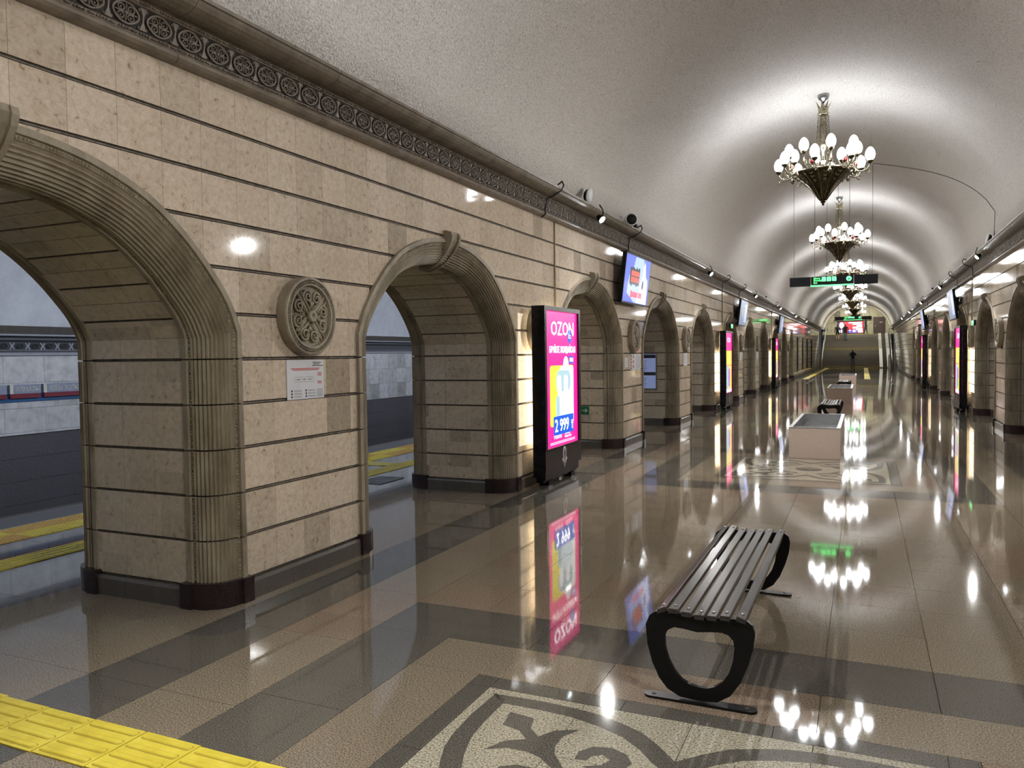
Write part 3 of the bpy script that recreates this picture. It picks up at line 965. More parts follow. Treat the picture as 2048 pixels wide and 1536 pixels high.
# ================================================================== chandeliers
CH_Y = [15.6 + 10.5*k for k in range(-2, 7)]
CH_X = -0.69
GLOBE = [(.020, 0), (.046, .010), (.072, .040), (.087, .080), (.089, .112), (.079, .158), (.057, .202), (.030, .230), (0, .242)]
def build_chandelier():
    root = empty('chandelier')
    parts = {}
    def put(name, mb, mat, par=None, key=None, **kw):
        o = mb.obj(name, mat, par or root, **kw); return o
    zt = 6.365
    put('ceiling_plate', MB().lathe([(0, zt+.02), (.105, zt+.015), (.11, zt-.02), (.085, zt-.075), (.04, zt-.11), (.025, zt-.14), (0, zt-.14)], 18), M['alu'])
    mb = MB(); mb.lathe([(.085, 6.00), (.10, 6.02), (.088, 6.05), (.094, 6.10), (.098, 6.13), (.085, 6.13), (.08, 6.01)], 16)
    for k in range(8):
        t = 2*pi*k/8; c, s_ = cos(t), sin(t)
        mb.add([( .085*c-.03*s_, .085*s_+.03*c, 6.12), (.085*c+.03*s_, .085*s_-.03*c, 6.12), (.165*c, .165*s_, 6.245), (.098*c, .098*s_, 6.13)], [(0,1,3), (1,2,3), (2,0,3), (0,2,1)])
        mb.ball((.095*c, .095*s_, 6.02), .018, 6)
    put('crown', mb, M['brass'])
    mb = MB().lathe([(.012, 6.30), (.012, 6.12), (.03, 6.0), (.022, 5.93), (.04, 5.86), (.02, 5.80), (.018, 5.66), (.05, 5.62), (.07, 5.56), (.045, 5.50), (.022, 5.44), (.02, 5.30), (.055, 5.26), (.03, 5.2), (.02, 5.08), (.03, 5.0)], 12)
    put('stem', mb, M['brass'])
    for k in range(6):
        t = 2*pi*(k+.3)/6
        mb = MB(); N = 26
        for i in range(N):
            f = (i+.5)/N
            z = 6.0 - .92*f; r = .088 + .11*f**1.4
            c = Vector((r*cos(t), r*sin(t), z))
            ring = []
            for j in range(8):
                a = 2*pi*j/8
                if i % 2: off = Vector((-sin(t)*cos(a)*.013, cos(t)*cos(a)*.013, sin(a)*.022))
                else: off = Vector((cos(t)*cos(a)*.013, sin(t)*cos(a)*.013, sin(a)*.022))
                ring.append(c+off)
            mb.tube(ring, .0045, 4, closed=True)
        put('chain', mb, M['bronze'])
    mb = MB()
    BP = [(.555, 5.045), (.545, 5.02), (.475, 4.965), (.375, 4.885), (.285, 4.795), (.205, 4.69), (.135, 4.585), (.085, 4.505), (.045, 4.46), (.04, 4.445), (.055, 4.43), (.035, 4.41), (.02, 4.395), (.028, 4.38), (.012, 4.355), (0, 4.345)]
    mb.lathe(BP, 36)
    mb.lathe([(r-.02 if r > .03 else 0, z+.01) for r, z in BP[:10]], 36)
    put('bowl', mb, M['bronze'])
    mb = MB()
    for k in range(12):
        t = 2*pi*k/12
        mb.tube([((r+.006)*cos(t), (r+.006)*sin(t), z) for r, z in BP[:9]], .008, 5)
        t2 = t + pi/12
        for (r, z, q) in ((.505, 4.99, .026), (.43, 4.925, .022), (.345, 4.845, .018)):
            mb.tube([((r+.004)*cos(t2+.06*cos(a)), (r+.004)*sin(t2+.06*cos(a)), z + q*1.2*sin(a)) for a in [2*pi*j/8 for j in range(8)]], .009, 4, closed=True)
    put('bowl_tracery', mb, M['brass'])
    mb = MB(); mb.tube([(.56*cos(2*pi*k/36), .56*sin(2*pi*k/36), 5.05) for k in range(36)], .018, 8, closed=True)
    for k in range(36):
        t = 2*pi*k/36; mb.ball((.572*cos(t), .572*sin(t), 5.085), .014, 6)
    put('rim', mb, M['brass'])
    for k in range(6):
        t = 2*pi*(k+.35)/6; c, s_ = cos(t), sin(t)
        rad = .585
        fnp = lambda a, q: (rad*c - q*cos(a)*s_, rad*s_ + q*cos(a)*c, 5.165 + q*1.15*sin(a))
        mb = MB(); mb.tube([fnp(2*pi*j/14, .052) for j in range(14)], .012, 6, closed=True)
        mb.tube([(rad*c, rad*s_, 5.05), (rad*c, rad*s_, 5.10)], .012, 6)
        md = put('medallion', mb, M['brass'])
        MB().ball((rad*c, rad*s_, 5.165), .042, 10, sc=(1, 1, 1.1)).obj('ruby_stone', M['ruby'], md)
        mb = MB(); t2 = t + pi/6
        mb.lathe([(.0, 4.90), (.02, 4.92), (.045, 4.96), (.02, 5.0), (.012, 5.05)], 10, (.60*cos(t2), .60*sin(t2), 0))
        put('finial', mb, M['brass'])
    arm = MB()
    arm.tube([(.56, 0, 5.04), (.62, 0, 5.00), (.70, 0, 4.985), (.78, 0, 5.02), (.825, 0, 5.08), (.835, 0, 5.13)], .014, 7)
    arm.tube([(.70 + .05*cos(a), 0, 5.045 + .05*sin(a)) for a in [-.5*pi + 1.7*pi*j/12 for j in range(13)]], .009, 5)
    arm.tube([(.79 + .045*cos(a), 0, 4.985 + .045*sin(a)) for a in [.5*pi - 1.7*pi*j/12 for j in range(13)]], .009, 5)
    am = arm.mesh('arm', M['brass'])
    cup = MB().lathe([(.012, 5.11), (.03, 5.125), (.055, 5.145), (.062, 5.165), (.05, 5.175), (.02, 5.18)], 12, (.835, 0, 0)).mesh('cup', M['bronze'])
    gl = MB().lathe([(r, z+5.168) for r, z in GLOBE], 16, (.835, 0, 0)).mesh('globe', M['globe'])
    for k in range(8):
        a = link('arm', am, root, (0, 0, 0), (0, 0, 2*pi*k/8))
        link('cup', cup, a); link('globe', gl, a)
    arm2 = MB()
    arm2.tube([(.54, 0, 5.06), (.58, 0, 5.10), (.625, 0, 5.14), (.632, 0, 5.22), (.630, 0, 5.33)], .013, 7)
    arm2.tube([(.585 + .04*cos(q), 0, 5.175 + .045*sin(q)) for q in [-.5*pi + 1.7*pi*j/12 for j in range(13)]], .008, 5)
    am2 = arm2.mesh('upper_arm', M['brass'])
    cup2 = MB().lathe([(.012, 5.31), (.03, 5.325), (.052, 5.345), (.058, 5.362), (.048, 5.372), (.02, 5.378)], 12, (.63, 0, 0)).mesh('cup', M['bronze'])
    gl2 = MB().lathe([(r, z+5.365) for r, z in GLOBE], 16, (.63, 0, 0)).mesh('globe', M['globe'])
    for k in range(8):
        a = link('upper_arm', am2, root, (0, 0, 0), (0, 0, 2*pi*(k+.5)/8))
        link('cup', cup2, a); link('globe', gl2, a)
    return root
chand = build_chandelier()
def remap(z):
    K = [(4.0, 4.0), (4.345, 4.345), (5.045, 4.945), (5.65, 5.55), (6.0, 6.0), (7, 7)]
    for (a, b), (c, d) in zip(K, K[1:]):
        if a <= z <= c: return b + (d-b)*(z-a)/(c-a)
    return z
done = set()
for o in [c for c in chand.children] + [g for c in chand.children for g in c.children]:
    if o.data.name in done: continue
    done.add(o.data.name)
    for vtx in o.data.vertices: vtx.co.z = remap(vtx.co.z)
# light versions for the ones too far or out of view: metalwork and globes joined
def join_children(root, mats_for, name):
    mb = MB(); mats = []
    def walk(o, mat):
        m2 = mat @ o.matrix_basis
        if o.data and any(mm in mats_for for mm in o.data.materials):
            for mm in o.data.materials:
                if mm not in mats: mats.append(mm)
            base = len(mb.v)
            mb.v += [tuple(m2 @ v.co) for v in o.data.vertices]
            for p in o.data.polygons:
                mb.f.append([base+i for i in p.vertices]); mb.m.append(mats.index(o.data.materials[p.material_index])); mb.sm.append(p.use_smooth)
        for c in o.children: walk(c, m2)
    for c in root.children: walk(c, Matrix())
    return mb.mesh(name, mats, False)
ch_metal = join_children(chand, (M['alu'], M['brass'], M['bronze'], M['ruby']), 'metalwork')
ch_glob = join_children(chand, (M['globe'],), 'globe_cluster')
lab = {1: 'largest gilt chandelier with white globes, nearest in view under the vault', 2: 'second gilt chandelier in the row, above the hanging black sign', 3: 'third gilt chandelier in the row, just above the hanging sign',
       4: 'fourth chandelier in the row, just below the near hanging sign', 5: 'fifth chandelier in the row down the vault', 6: 'sixth chandelier in the row down the vault', 7: 'farthest chandelier, above the far sign and screen',
       0: 'chandelier overhead, out of frame above the viewer', -1: 'chandelier behind the viewer, out of frame'}
for i, y in enumerate(CH_Y, -1):
    if i == 1: t = chand
    elif i in (2, 3, 4, 5): t = copy_tree(chand)
    else:
        t = empty('chandelier'); link('metalwork', ch_metal, t); tag(link('globe_cluster', ch_glob, t), kind='stuff')
    t.location = (CH_X, y, 0); t.scale = (.95, .95, 1)
    if i == 1: t.rotation_euler = (0, 0, radians(-7.5))
    tag(t, lab[i], 'chandelier', 'chandeliers along the vault')

# ================================================================== roundels
def build_roundel():
    root = empty('stone_roundel')
    R = .298
    body = MB().lathe([(R-.02, 0), (R, .006), (R, .080), (R-.006, .090), (R-.022, .092), (R-.026, .078), (R-.048, .078), (R-.052, .092), (R-.066, .090), (R-.074, .060), (.0, .056)], 56, axis='x', smooth=False)
    body.obj('disc', M['carved'], root)
    mb = MB(); N = 84
    for k in range(N):
        t = 2*pi*k/N; mb.ball((.084, (R-.037)*cos(t), (R-.037)*sin(t)), .0092, 6)
    mb.obj('bead_ring', M['carved'], root)
    MB().lathe([(.046, .064), (.046, .098), (.040, .104), (.018, .104), (.016, .092), (0, .092)], 20, axis='x').obj('hub', M['carved'], root)
    for k in range(4):
        t = pi*k/2 + radians(38); c, s_ = cos(t), sin(t)
        mb = MB()
        for o in (-.017, .017):
            mb.tube([(.076, .04*c - o*s_, .04*s_ + o*c), (.078, .215*c - o*1.25*s_, .215*s_ + o*1.25*c)], .0085, 6)
        mb.add([(.072, .04*c - q*s_, .04*s_ + q*c) for q in (-.012, .012)] + [(.074, .19*c - q*s_, .19*s_ + q*c) for q in (.018, -.018)], [(0, 1, 2, 3)])
        mb.obj('spoke', M['carved'], root)
    for k in range(4):
        for sg in (-1, 1):
            t = pi*k/2 + radians(38) + pi/4 + sg*radians(20)
            cx_, cz_ = .152*cos(t), .152*sin(t)
            pts, rr = [], []
            for j in range(26):
                f = j/25; a = t + sg*(pi*.55) + sg*f*3.4*pi*-1
                q = .052*(1-f*.82)
                pts.append((.074 + .010*f, cx_ + q*cos(a), cz_ + q*sin(a))); rr.append(.0115*(1-.35*f))
            b0 = Vector((.070, .055*cos(t - sg*radians(14)), .055*sin(t - sg*radians(14))))
            MB().tube([b0] + pts, [.007] + rr, 6).obj('scroll', M['carved'], root)
        t = pi*k/2 + radians(38) + pi/4
        mb = MB()
        for q in (-.4, 0, .4):
            mb.tube([(.070, .06*cos(t), .06*sin(t)), (.078, .10*cos(t+q*.35), .10*sin(t+q*.35)), (.070, .128*cos(t+q*.55), .128*sin(t+q*.55))], [.004, .010, .003], 6)
        mb.obj('palmette', M['carved'], root)
    return root
rd = build_roundel()
rd_all = None
nrd = 0
def pier_c(j): return arch_c(j) + PIT/2
far_ro = None
for side in ('left', 'right'):
    for j in range(1, 11):
        if side == 'right' and j < 3: continue
        if side == 'left' and j == 1: t = rd
        elif (side == 'left' and j <= 6) or (side == 'right' and j <= 5): t = copy_tree(rd)
        else:
            if far_ro is None: far_ro = join_children(rd, (M['carved'],), 'stone_roundel')
            t = link('stone_roundel', far_ro)
        t.location = (XL if side == 'left' else XR, pier_c(j), 1.992)
        t.rotation_euler = (0, 0, 0 if side == 'left' else pi)
        if side == 'left' and j == 1: lb = 'largest carved stone roundel, above the white paper notice on the nearest pier'
        elif side == 'left': lb = 'carved stone roundel on the %s pier of the left wall, counted from the near end' % ORD[j-1]
        else: lb = 'carved stone roundel on the right wall, %s right pier in view' % ORD[j-3]
        tag(t, lb, 'roundel', 'stone roundels on the piers')

# ================================================================== advertising cabinets
def rrect(w_, h_, r, n=5):
    P = []
    for (cx, cz, a0) in ((w_/2-r, h_/2-r, 0), (-w_/2+r, h_/2-r, pi/2), (-w_/2+r, -h_/2+r, pi), (w_/2-r, -h_/2+r, 1.5*pi)):
        for k in range(n+1):
            a = a0 + pi/2*k/n; P.append((cx + r*cos(a), cz + r*sin(a)))
    return P
def plate(name, poly, mat, par, cx, cz, y0, y1):
    return MB().prism(poly, y0, y1, lambda u, v, d: (cx+u, d, cz+v)).obj(name, mat, par)
def rect(w_, h_): return [(-w_/2, -h_/2), (w_/2, -h_/2), (w_/2, h_/2), (-w_/2, h_/2)]
def metro_logo(par, z, y):
    r = empty('metro_emblem', (0, y, z)); r.parent = par
    out = [(-.062, -.02), (-.062, .05), (-.052, .095), (-.03, .122), (0, .132), (.03, .122), (.052, .095), (.062, .05), (.062, -.02), (.085, -.02), (.085, -.05), (0, -.145), (-.085, -.05), (-.085, -.02)]
    plate('emblem_ground', out, M['white'], r, 0, 0, -.004, 0)
    plate('emblem_arch', [(-.046, -.03), (-.046, .05), (-.036, .088), (0, .112), (.036, .088), (.046, .05), (.046, -.03), (0, -.08)], M['signgrey'], r, 0, 0, -.006, -.003)
    plate('emblem_arrow', [(-.068, -.045), (0, -.10), (.068, -.045), (.068, -.058), (0, -.128), (-.068, -.058)], M['ink'], r, 0, 0, -.006, -.003)
    plate('emblem_letter', [(-.038, -.035), (-.026, -.035), (-.017, .035), (0, -.005), (.017, .035), (.026, -.035), (.038, -.035), (.028, .075), (.014, .075), (0, .035), (-.014, .075), (-.028, .075)], M['signred'], r, 0, 0, -.008, -.005)
def build_ad(kind):
    t = empty('advertising_cabinet')
    W, H, D = 1.34, 2.29, .165
    mb = MB(); mb.box(-W/2, W/2, .055, D, .12, H); mb.box(-W/2+.05, W/2-.05, .05, D-.02, .05, .12)
    mb.obj('cabinet_body', M['navy'], t)
    # front door frame around the poster
    mb = MB()
    mb.box(-W/2, -.60, -.01, .05, .46, H); mb.box(.60, W/2, -.01, .05, .46, H)
    mb.box(-.60, .60, -.01, .05, 2.235, H); mb.box(-.60, .60, -.01, .05, .46, .475)
    mb.obj('door_frame', M['navy'], t)
    mb = MB(); mb.box(-W/2, W/2, -.005, .055, .19, .452); mb.box(-W/2+.0, W/2-.10, .0, .055, .09, .187)
    mb.obj('lower_panel', M['navy'], t)
    for sx in (-1, 1):
        MB().box(sx*.42-.07, sx*.42+.07, .03, .15, .0, .06).obj('foot', M['black'], t)
    sc = MB().box(-.60, .60, .018, .03, .475, 2.235).obj('poster', M['ad_pink'], t)
    rear = MB().box(-.58, .58, D, D+.006, .50, 2.21).obj('rear_poster', M['ad_back'], t)
    zc = .475
    Y = .0165
    if kind == 0:
        text('OZON', .255, M['ad_white'], sc, (-.40, Y, 1.925), sx=1.12, ext=.001)
        text('OZON', .255, M['ad_white'], sc, (-.393, Y, 1.929), sx=1.12, ext=.001)
        plate('price_dot', [(.075*cos(2*pi*k/20), .09*sin(2*pi*k/20)) for k in range(20)], M['ad_blue'], sc, .30, 1.915, Y-.001, Y+.003)
        text('kz', .11, M['ad_white'], sc, (.245, Y-.003, 1.885))
        text('БРҮЙІТЕ ЖОЛДАЙСЫЗ', .115, M['ad_white'], sc, (-.455, Y, 1.695), sx=.74)
        text('БРҮЙІТЕ ЖОЛДАЙСЫЗ', .115, M['ad_white'], sc, (-.449, Y, 1.700), sx=.74)
        plate('blue_tag', rect(.17, .10), M['ad_blue'], sc, .36, 1.60, Y-.001, Y+.003)
        plate('blue_tag_face', rect(.13, .055), M['ad_white'], sc, .362, 1.60, Y-.004, Y)
        plate('yellow_card', rrect(.88, .79, .05), M['ad_yellow'], sc, .0, 1.135, Y-.001, Y+.003)
        plate('white_card', rrect(.52, .77, .05), M['ad_white'], sc, .17, 1.135, Y-.003, Y+.001)
        plate('card_tab', [(.10*cos(2*pi*k/20), .13*sin(2*pi*k/20)) for k in range(20)], M['ad_white'], sc, .15, 1.52, Y-.003, Y+.001)
        plate('product_case', rrect(.56, .40, .17, 8), M['ad_case'], sc, .04, .985, Y-.006, Y-.002)
        plate('product_shade', rrect(.12, .30, .055, 6), M['ad_pale'], sc, -.175, .985, Y-.007, Y-.003)
        plate('product_lid', rrect(.54, .28, .12, 8), M['ad_pale'], sc, .04, 1.325, Y-.006, Y-.002)
        for bx in (-.12, .13):
            plate('product_bud', rrect(.15, .24, .06, 6), M['ad_white'], sc, bx, 1.28, Y-.008, Y-.004)
            plate('product_bud_edge', rrect(.03, .20, .012, 4), M['ad_dim'], sc, bx+.09, 1.29, Y-.008, Y-.004)
        plate('price_panel', rrect(.74, .245, .02), M['ad_blue'], sc, .03, .905-.16, Y-.010, Y-.006)
        text('2 999', .235, M['ad_white'], sc, (-.315, Y-.012, .665), sx=.98)
        text('2 999', .235, M['ad_white'], sc, (-.307, Y-.012, .669), sx=.98)
        plate('currency_bar', rect(.075, .016), M['ad_white'], sc, .345, .775, Y-.014, Y-.010)
        plate('currency_bar', rect(.075, .016), M['ad_white'], sc, .345, .748, Y-.014, Y-.010)
        plate('currency_stem', rect(.022, .085), M['ad_white'], sc, .345, .705, Y-.014, Y-.010)
        text('realme', .105, M['ad_white'], sc, (-.32, Y, .575))
        text('сымсыз', .055, M['ad_white'], sc, (.08, Y, .605)); text('Realme Buds', .055, M['ad_white'], sc, (.08, Y, .562), sx=.9)
        for z in (.530, .510): plate('small_print', rect(.92, .008), M['ad_white'], sc, .02, z, Y-.001, Y+.002)
    else:
        text('OZON', .20, M['ad_white'], sc, (-.28, Y, 1.96))
        plate('yellow_card', rect(1.02, .42), M['ad_yellow'], sc, .0, 1.50, Y-.001, Y+.003)
        for a in range(4):
            for b in range(3): plate('print_mark', rect(.06, .05), M['ad_dim'], sc, -.25+.17*a, 1.38+.12*b, Y-.003, Y)
        plate('yellow_card', rect(.98, .68), M['ad_yellow'], sc, .0, .93, Y-.001, Y+.003)
        plate('white_card', rect(.45, .68), M['ad_pale'], sc, -.25, .93, Y-.003, Y)
        plate('product', rrect(.28, .55, .12), M['ad_lilac'], sc, .08, .92, Y-.005, Y-.001)
        plate('product', rrect(.20, .22, .08), M['ad_green'], sc, .22, .78, Y-.007, Y-.003)
        plate('pale_card', rect(1.0, .09), M['ad_white'], sc, 0, .535, Y-.001, Y+.003)
    metro_logo(t, .325, -.0055)
    return t
ad0 = build_ad(0); ad0.location = (-3.630, 9.705, 0); ad0.rotation_euler = (0, 0, pi/2)
tag(ad0, 'nearest black cabinet with glowing pink poster showing white earbuds and a price', 'advertising stand', 'lit advertising cabinets')
ad1 = build_ad(1)
places = [(-3.630, 23.75, pi/2, 'second glowing pink poster cabinet along the left wall'), (-3.630, 37.75, pi/2, 'third glowing pink poster cabinet, farthest along the left wall'),
          (2.305, 24.15, -pi/2, 'nearest glowing pink poster cabinet on the right wall'), (2.305, 38.3, -pi/2, 'farther glowing pink poster cabinet on the right wall')]
for i, (x, y, r, lb) in enumerate(places):
    t = ad1 if i == 0 else copy_tree(ad1)
    t.location = (x, y, 0); t.rotation_euler = (0, 0, r)
    tag(t, lb, 'advertising stand', 'lit advertising cabinets')
for i, (x, y) in enumerate(((XL+.012, 10.14), (XL+.012, 24.2), (XL+.012, 38.2), (XR-.012, 23.55))):
    o = MB().tube([(x, y, 2.30), (x, y, 3.50)], .011, 8).obj('conduit_pipe', M['conduit'])
    tag(o, ['yellowed conduit pipe rising above the nearest poster cabinet', 'conduit pipe rising above the second left poster cabinet', 'conduit pipe rising above the third left poster cabinet', 'conduit pipe rising above the nearest right poster cabinet'][i], 'conduit', 'conduit pipes above the poster cabinets')

# ================================================================== bench
def build_bench():
    t = empty('slatted_bench')
    OUT = [(-.918,.423),(-.948,.402),(-.968,.355),(-.960,.261),(-.936,.170),(-.903,.100),(-.863,.052),(-.803,.022),(-.705,.016),(-.628,.022),(-.565,.063),(-.521,.129),(-.484,.219),(-.462,.299),(-.454,.371),(-.465,.411),(-.490,.430),(-.533,.433),(-.627,.425),(-.736,.420),(-.801,.427),(-.866,.433)]
    INN = [(-.856,.342),(-.868,.325),(-.874,.307),(-.872,.253),(-.855,.195),(-.829,.145),(-.795,.108),(-.755,.088),(-.715,.082),(-.675,.082),(-.640,.094),(-.602,.122),(-.571,.173),(-.552,.234),(-.546,.294),(-.552,.330),(-.575,.352),(-.605,.360),(-.650,.357),(-.720,.347),(-.788,.356),(-.828,.357)]
    X0 = -.711
    OUT = [(x-X0, z) for x, z in OUT]; INN = [(x-X0, z) for x, z in INN]
    for y in (0, 1.90):
        sp = MB().ring_prism(OUT, INN, y-.012, y+.012, lambda u, v, d: (u, d, v)).obj('side_plate', M['black'], t)
        foot = []
        for k in range(9): a = pi/2 + pi*k/8; foot.append((-.235+.032*cos(a), .032*sin(a)))
        for k in range(9): a = -pi/2 + pi*k/8; foot.append((.235+.032*cos(a), .032*sin(a)))
        MB().prism(foot, 0, .012, lambda u, v, d: (u, y+v, d)).obj('foot_bar', M['black'], t)
        for sx in (-.22, .22):
            MB().lathe([(.010, .0125), (.010, .0135), (0, .0137)], 10, (sx, y, 0)).obj('anchor_hole', M['grout'], t)
    SL = [(-.886, .440), (-.829, .443), (-.766, .434), (-.706, .428), (-.647, .431), (-.586, .438), (-.513, .438)]
    for i, (x, z) in enumerate(SL):
        x -= X0; wv = .0225 if i not in (0, 6) else .021
        tilt = (.018 if i == 0 else -.012 if i == 6 else 0)
        mb = MB()
        vs = [(x-wv, y, z-.012-tilt*.5+q) for q in (0,) for y in (-.03, 1.93)]
        pr = [(x-wv, z-.014-tilt/2), (x+wv, z-.014+tilt/2), (x+wv, z+.006+tilt/2), (x+wv-.003, z+.009+tilt/2), (x-wv+.003, z+.009-tilt/2), (x-wv, z+.006-tilt/2)]
        mb.prism(pr, -.03, 1.93, lambda u, v, d: (u, d, v))
        s = mb.obj('slat', M['slat'], t)
        for y in (.03, 1.87):
            MB().lathe([(.008, z+.008), (.0075, z+.012), (.004, z+.014), (0, z+.0142)], 10, (x, y, 0)).obj('bolt', M['steel'], s)
    return t
bench = build_bench(); bench.location = (-.711, 3.71, 0)
tag(bench, 'nearest black slatted bench in the foreground', 'bench', 'slatted benches along the hall')
for y, lb in ((19.2, 'second slatted bench, behind the nearest granite planter'), (33.2, 'farthest slatted bench, beside the far planters')):
    b = copy_tree(bench); b.location = (-.711, y, 0)
    tag(b, lb, 'bench', 'slatted benches along the hall')

# ================================================================== planters
def build_planter():
    t = empty('granite_planter')
    W, L, H, T = .75, 2.95, .465, .045
    MB().box(-W/2, W/2, 0, T, 0, H).obj('front_slab', M['pink_granite'], t)
    MB().box(-W/2, W/2, L-T, L, 0, H).obj('rear_slab', M['pink_granite'], t)
    for sx in (-1, 1):
        x0, x1 = sorted((sx*W/2, sx*(W/2-T)))
        MB().box(x0, x1, T+.001, L-T-.001, 0, H).obj('side_slab', M['pink_granite'], t)
    mb = MB(); mb.ring_prism([(-W/2-.004, -.004), (W/2+.004, -.004), (W/2+.004, L+.004), (-W/2-.004, L+.004)], [(-W/2+.05, .05), (W/2-.05, .05), (W/2-.05, L-.05), (-W/2+.05, L-.05)], H+.001, H+.010, lambda u, v, d: (u, v, d))
    mb.obj('metal_rim', M['steel'], t)
    mb = MB(); mb.box(-W/2+T, W/2-T, T, L-T, .25, .27); mb.obj('tray', M['alu'], t)
    for sx in (-1, 1):
        mb = MB(); x0, x1 = sorted((sx*(W/2-T), sx*(W/2-T-.006))); mb.box(x0, x1, T, L-T, .27, H); mb.obj('liner', M['steel'], t)
    for y in (T, L-T-.006):
        MB().box(-W/2+T, W/2-T, y, y+.006, .27, H).obj('liner', M['steel'], t)
    return t
pl = build_planter()
for i, y in enumerate((13.03, 26.98, 41.0)):
    p = pl if i == 0 else copy_tree(pl)
    p.location = (-.70, y, 0)
    tag(p, ['largest pink granite planter box, nearest, standing on the ornamental square', 'second pink granite planter box, behind the second bench', 'farthest pink granite planter box in the hall'][i], 'planter', 'granite planter boxes')

# ================================================================== tactile paving
def bar_tile(w_, mat):
    return MB().box(-w_/2+.003, w_/2-.003, -w_/2+.003, w_/2-.003, 0, .006).mesh('tactile_tile', mat, False)
def bar_mesh(w_, mat):
    out = []
    hl = w_*.40
    for k in range(7): a = pi/2 + pi*k/6; out.append((-hl+.016*cos(a), .016*sin(a)))
    for k in range(7): a = -pi/2 + pi*k/6; out.append((hl+.016*cos(a), .016*sin(a)))
    mb = MB(); n = len(out)
    vs = [(u, v, .006) for u, v in out] + [(u*.985, v*.78, .0115) for u, v in out]
    mb.add(vs, [[i+n for i in range(n)]] + [(i, (i+1) % n, (i+1) % n + n, i+n) for i in range(n)])
    mb.add([(u*1.012, v*1.28, .0064) for u, v in out], [list(range(n))], 1)
    return mb.mesh('raised_bar', [mat, M['yellow_dirt']])
TSZ = .3235
tm, bmh = bar_tile(TSZ, M['yellow']), bar_mesh(TSZ, M['yellow'])
path = empty('tactile_path', (0, 0, .0005)); tag(path, 'bright yellow ribbed tactile strip in the bottom left corner', 'tactile paving')
x = -2.285; k = 0
for i in range(-1, 12):
    xx = x - TSZ*(i+.5)
    o = link('tactile_tile', tm, path, (xx, 2.300 + random.uniform(-.006, .006), 0), (0, 0, random.uniform(-.012, .012)))
    for j in range(4): link('raised_bar', bmh, o, (0, (j-1.5)*TSZ/4, 0))
# platform strips, seen through the arches
p2 = empty('tactile_path', (0, 0, .0005)); tag(p2, 'narrow yellow ribbed strip along the platform behind the arches', 'tactile paving')
tl, bl = bar_tile(.33, M['yellow']), bar_mesh(.33, M['yellow'])
y = 2.6
while y < 13:
    o = link('tactile_tile', tl, p2, (-6.465, y, 0), (0, 0, pi/2))
    for j in range(4): link('raised_bar', bl, o, (0, (j-1.5)*.33/4, 0))
    y += .33
link('tactile_tile', tl, p2, (-6.797, 10.19, 0))
link('tactile_tile', tl, p2, (-7.085, 10.19, 0)).scale = (.74, 1, 1)
def dots(mat, nm):
    mb = MB().box(-.149, .149, -.149, .149, 0, .006)
    for a in range(5):
        for b in range(5): mb.lathe([(.016, .006), (.012, .011), (0, .0115)], 6, (-.118+.059*a, -.118+.059*b, 0))
    return mb.mesh(nm, mat, False)
dy, do = dots(M['yellow'], 'dotted_tile'), dots(M['orange'], 'dotted_tile')
p3 = empty('warning_strip', (0, 0, .0005)); tag(p3, 'wide yellow and orange dotted warning strip at the platform edge', 'tactile paving')
y, i = 3.2, 0
while y < 16:
    o1 = (i//3) % 2
    link('dotted_tile', do if o1 else dy, p3, (-7.36, y, 0)); link('dotted_tile', dy if o1 else do, p3, (-7.66, y, 0))
    y += .30; i += 1
p4 = empty('tactile_path', (0, 0, .0005)); tag(p4, 'far yellow guide strips on the floor before the stairs', 'tactile paving')
for xs in (-3.15, .20):
    y = 49.5
    while y < 79.6:
        link('tactile_tile', tm, p4, (xs, y, 0)).scale = (1, 1.95, 1); y += .64
y = -3.6
for i in range(15):
    link('tactile_tile', tm, p4, (-3.3 + i*.3235, 79.75, 0))
# steel drain grid beyond the second arch
g = MB()
for a in range(7): g.bar((-5.78-.24*a/6*1.6, 8.55, .006), (-5.78-.24*a/6*1.6, 9.15, .006), .018, .006)
for b in range(14): g.bar((-5.78, 8.56+.58*b/13, .005), (-6.16, 8.56+.58*b/13, .005), .012, .006)
tag(g.obj('floor_grating', M['alu']), 'steel floor grating beyond the second arch', 'grating')

# ================================================================== paper notices, boards
def sheet(name, x, y, z, w_, h_, rot, label, cat):
    t = empty(name, (x, y, z), (0, 0, rot))
    MB().box(-w_/2, w_/2, -.002, 0, -h_/2, h_/2).obj('paper', M['paper'], t)
    tag(t, label, cat); return t
t = sheet('paper_notice', XL+.004, 4.808, 1.512, .435, .300, pi/2, 'white laminated paper notice with track diagram below the nearest roundel', 'notice')
Yp = -.0026
for i, (x, z, wv) in enumerate(((.135, .128, .10), (.128, .116, .08), (.14, .104, .13))): plate('text_line', rect(wv, .006), M['ink'], t, x, z, Yp, -.002)
for i, (z, wv) in enumerate(((.083, .34), (.073, .30))): plate('text_line', rect(wv, .006), M['redink'], t, .0, z, Yp, -.002)
for z in (.018, -.0, -.018): plate('diagram_line', rect(.24, .0025), M['greyink'], t, -.02, z, Yp, -.002)
for x in (-.09, -.02, .05): plate('diagram_train', rect(.02, .006), M['ink'], t, x, .0, Yp, -.002)
for z in (.050, .042, .034, .026, -.018, -.026, -.034): plate('text_line', rect(.05, .004), M['redink'], t, .165, z, Yp, -.002)
for x0 in (-.165, .0):
    for j in range(3):
        plate('pictogram', rect(.016, .014), M['ink'], t, x0, -.085-.022*j, Yp, -.002)
        for q in range(2): plate('text_line', rect(.09, .0035), M['greyink'], t, x0+.068, -.082-.022*j-.007*q, Yp, -.002)
for j in range(8): plate('text_line', rect(.07, .0035), M['greyink'], t, .165, -.080-.008*j, Yp, -.002)
t = sheet('rules_poster', XL+.004, 14.33, 1.51, .72, .30, pi/2, 'rules poster with red pictograms on the third left pier', 'poster')
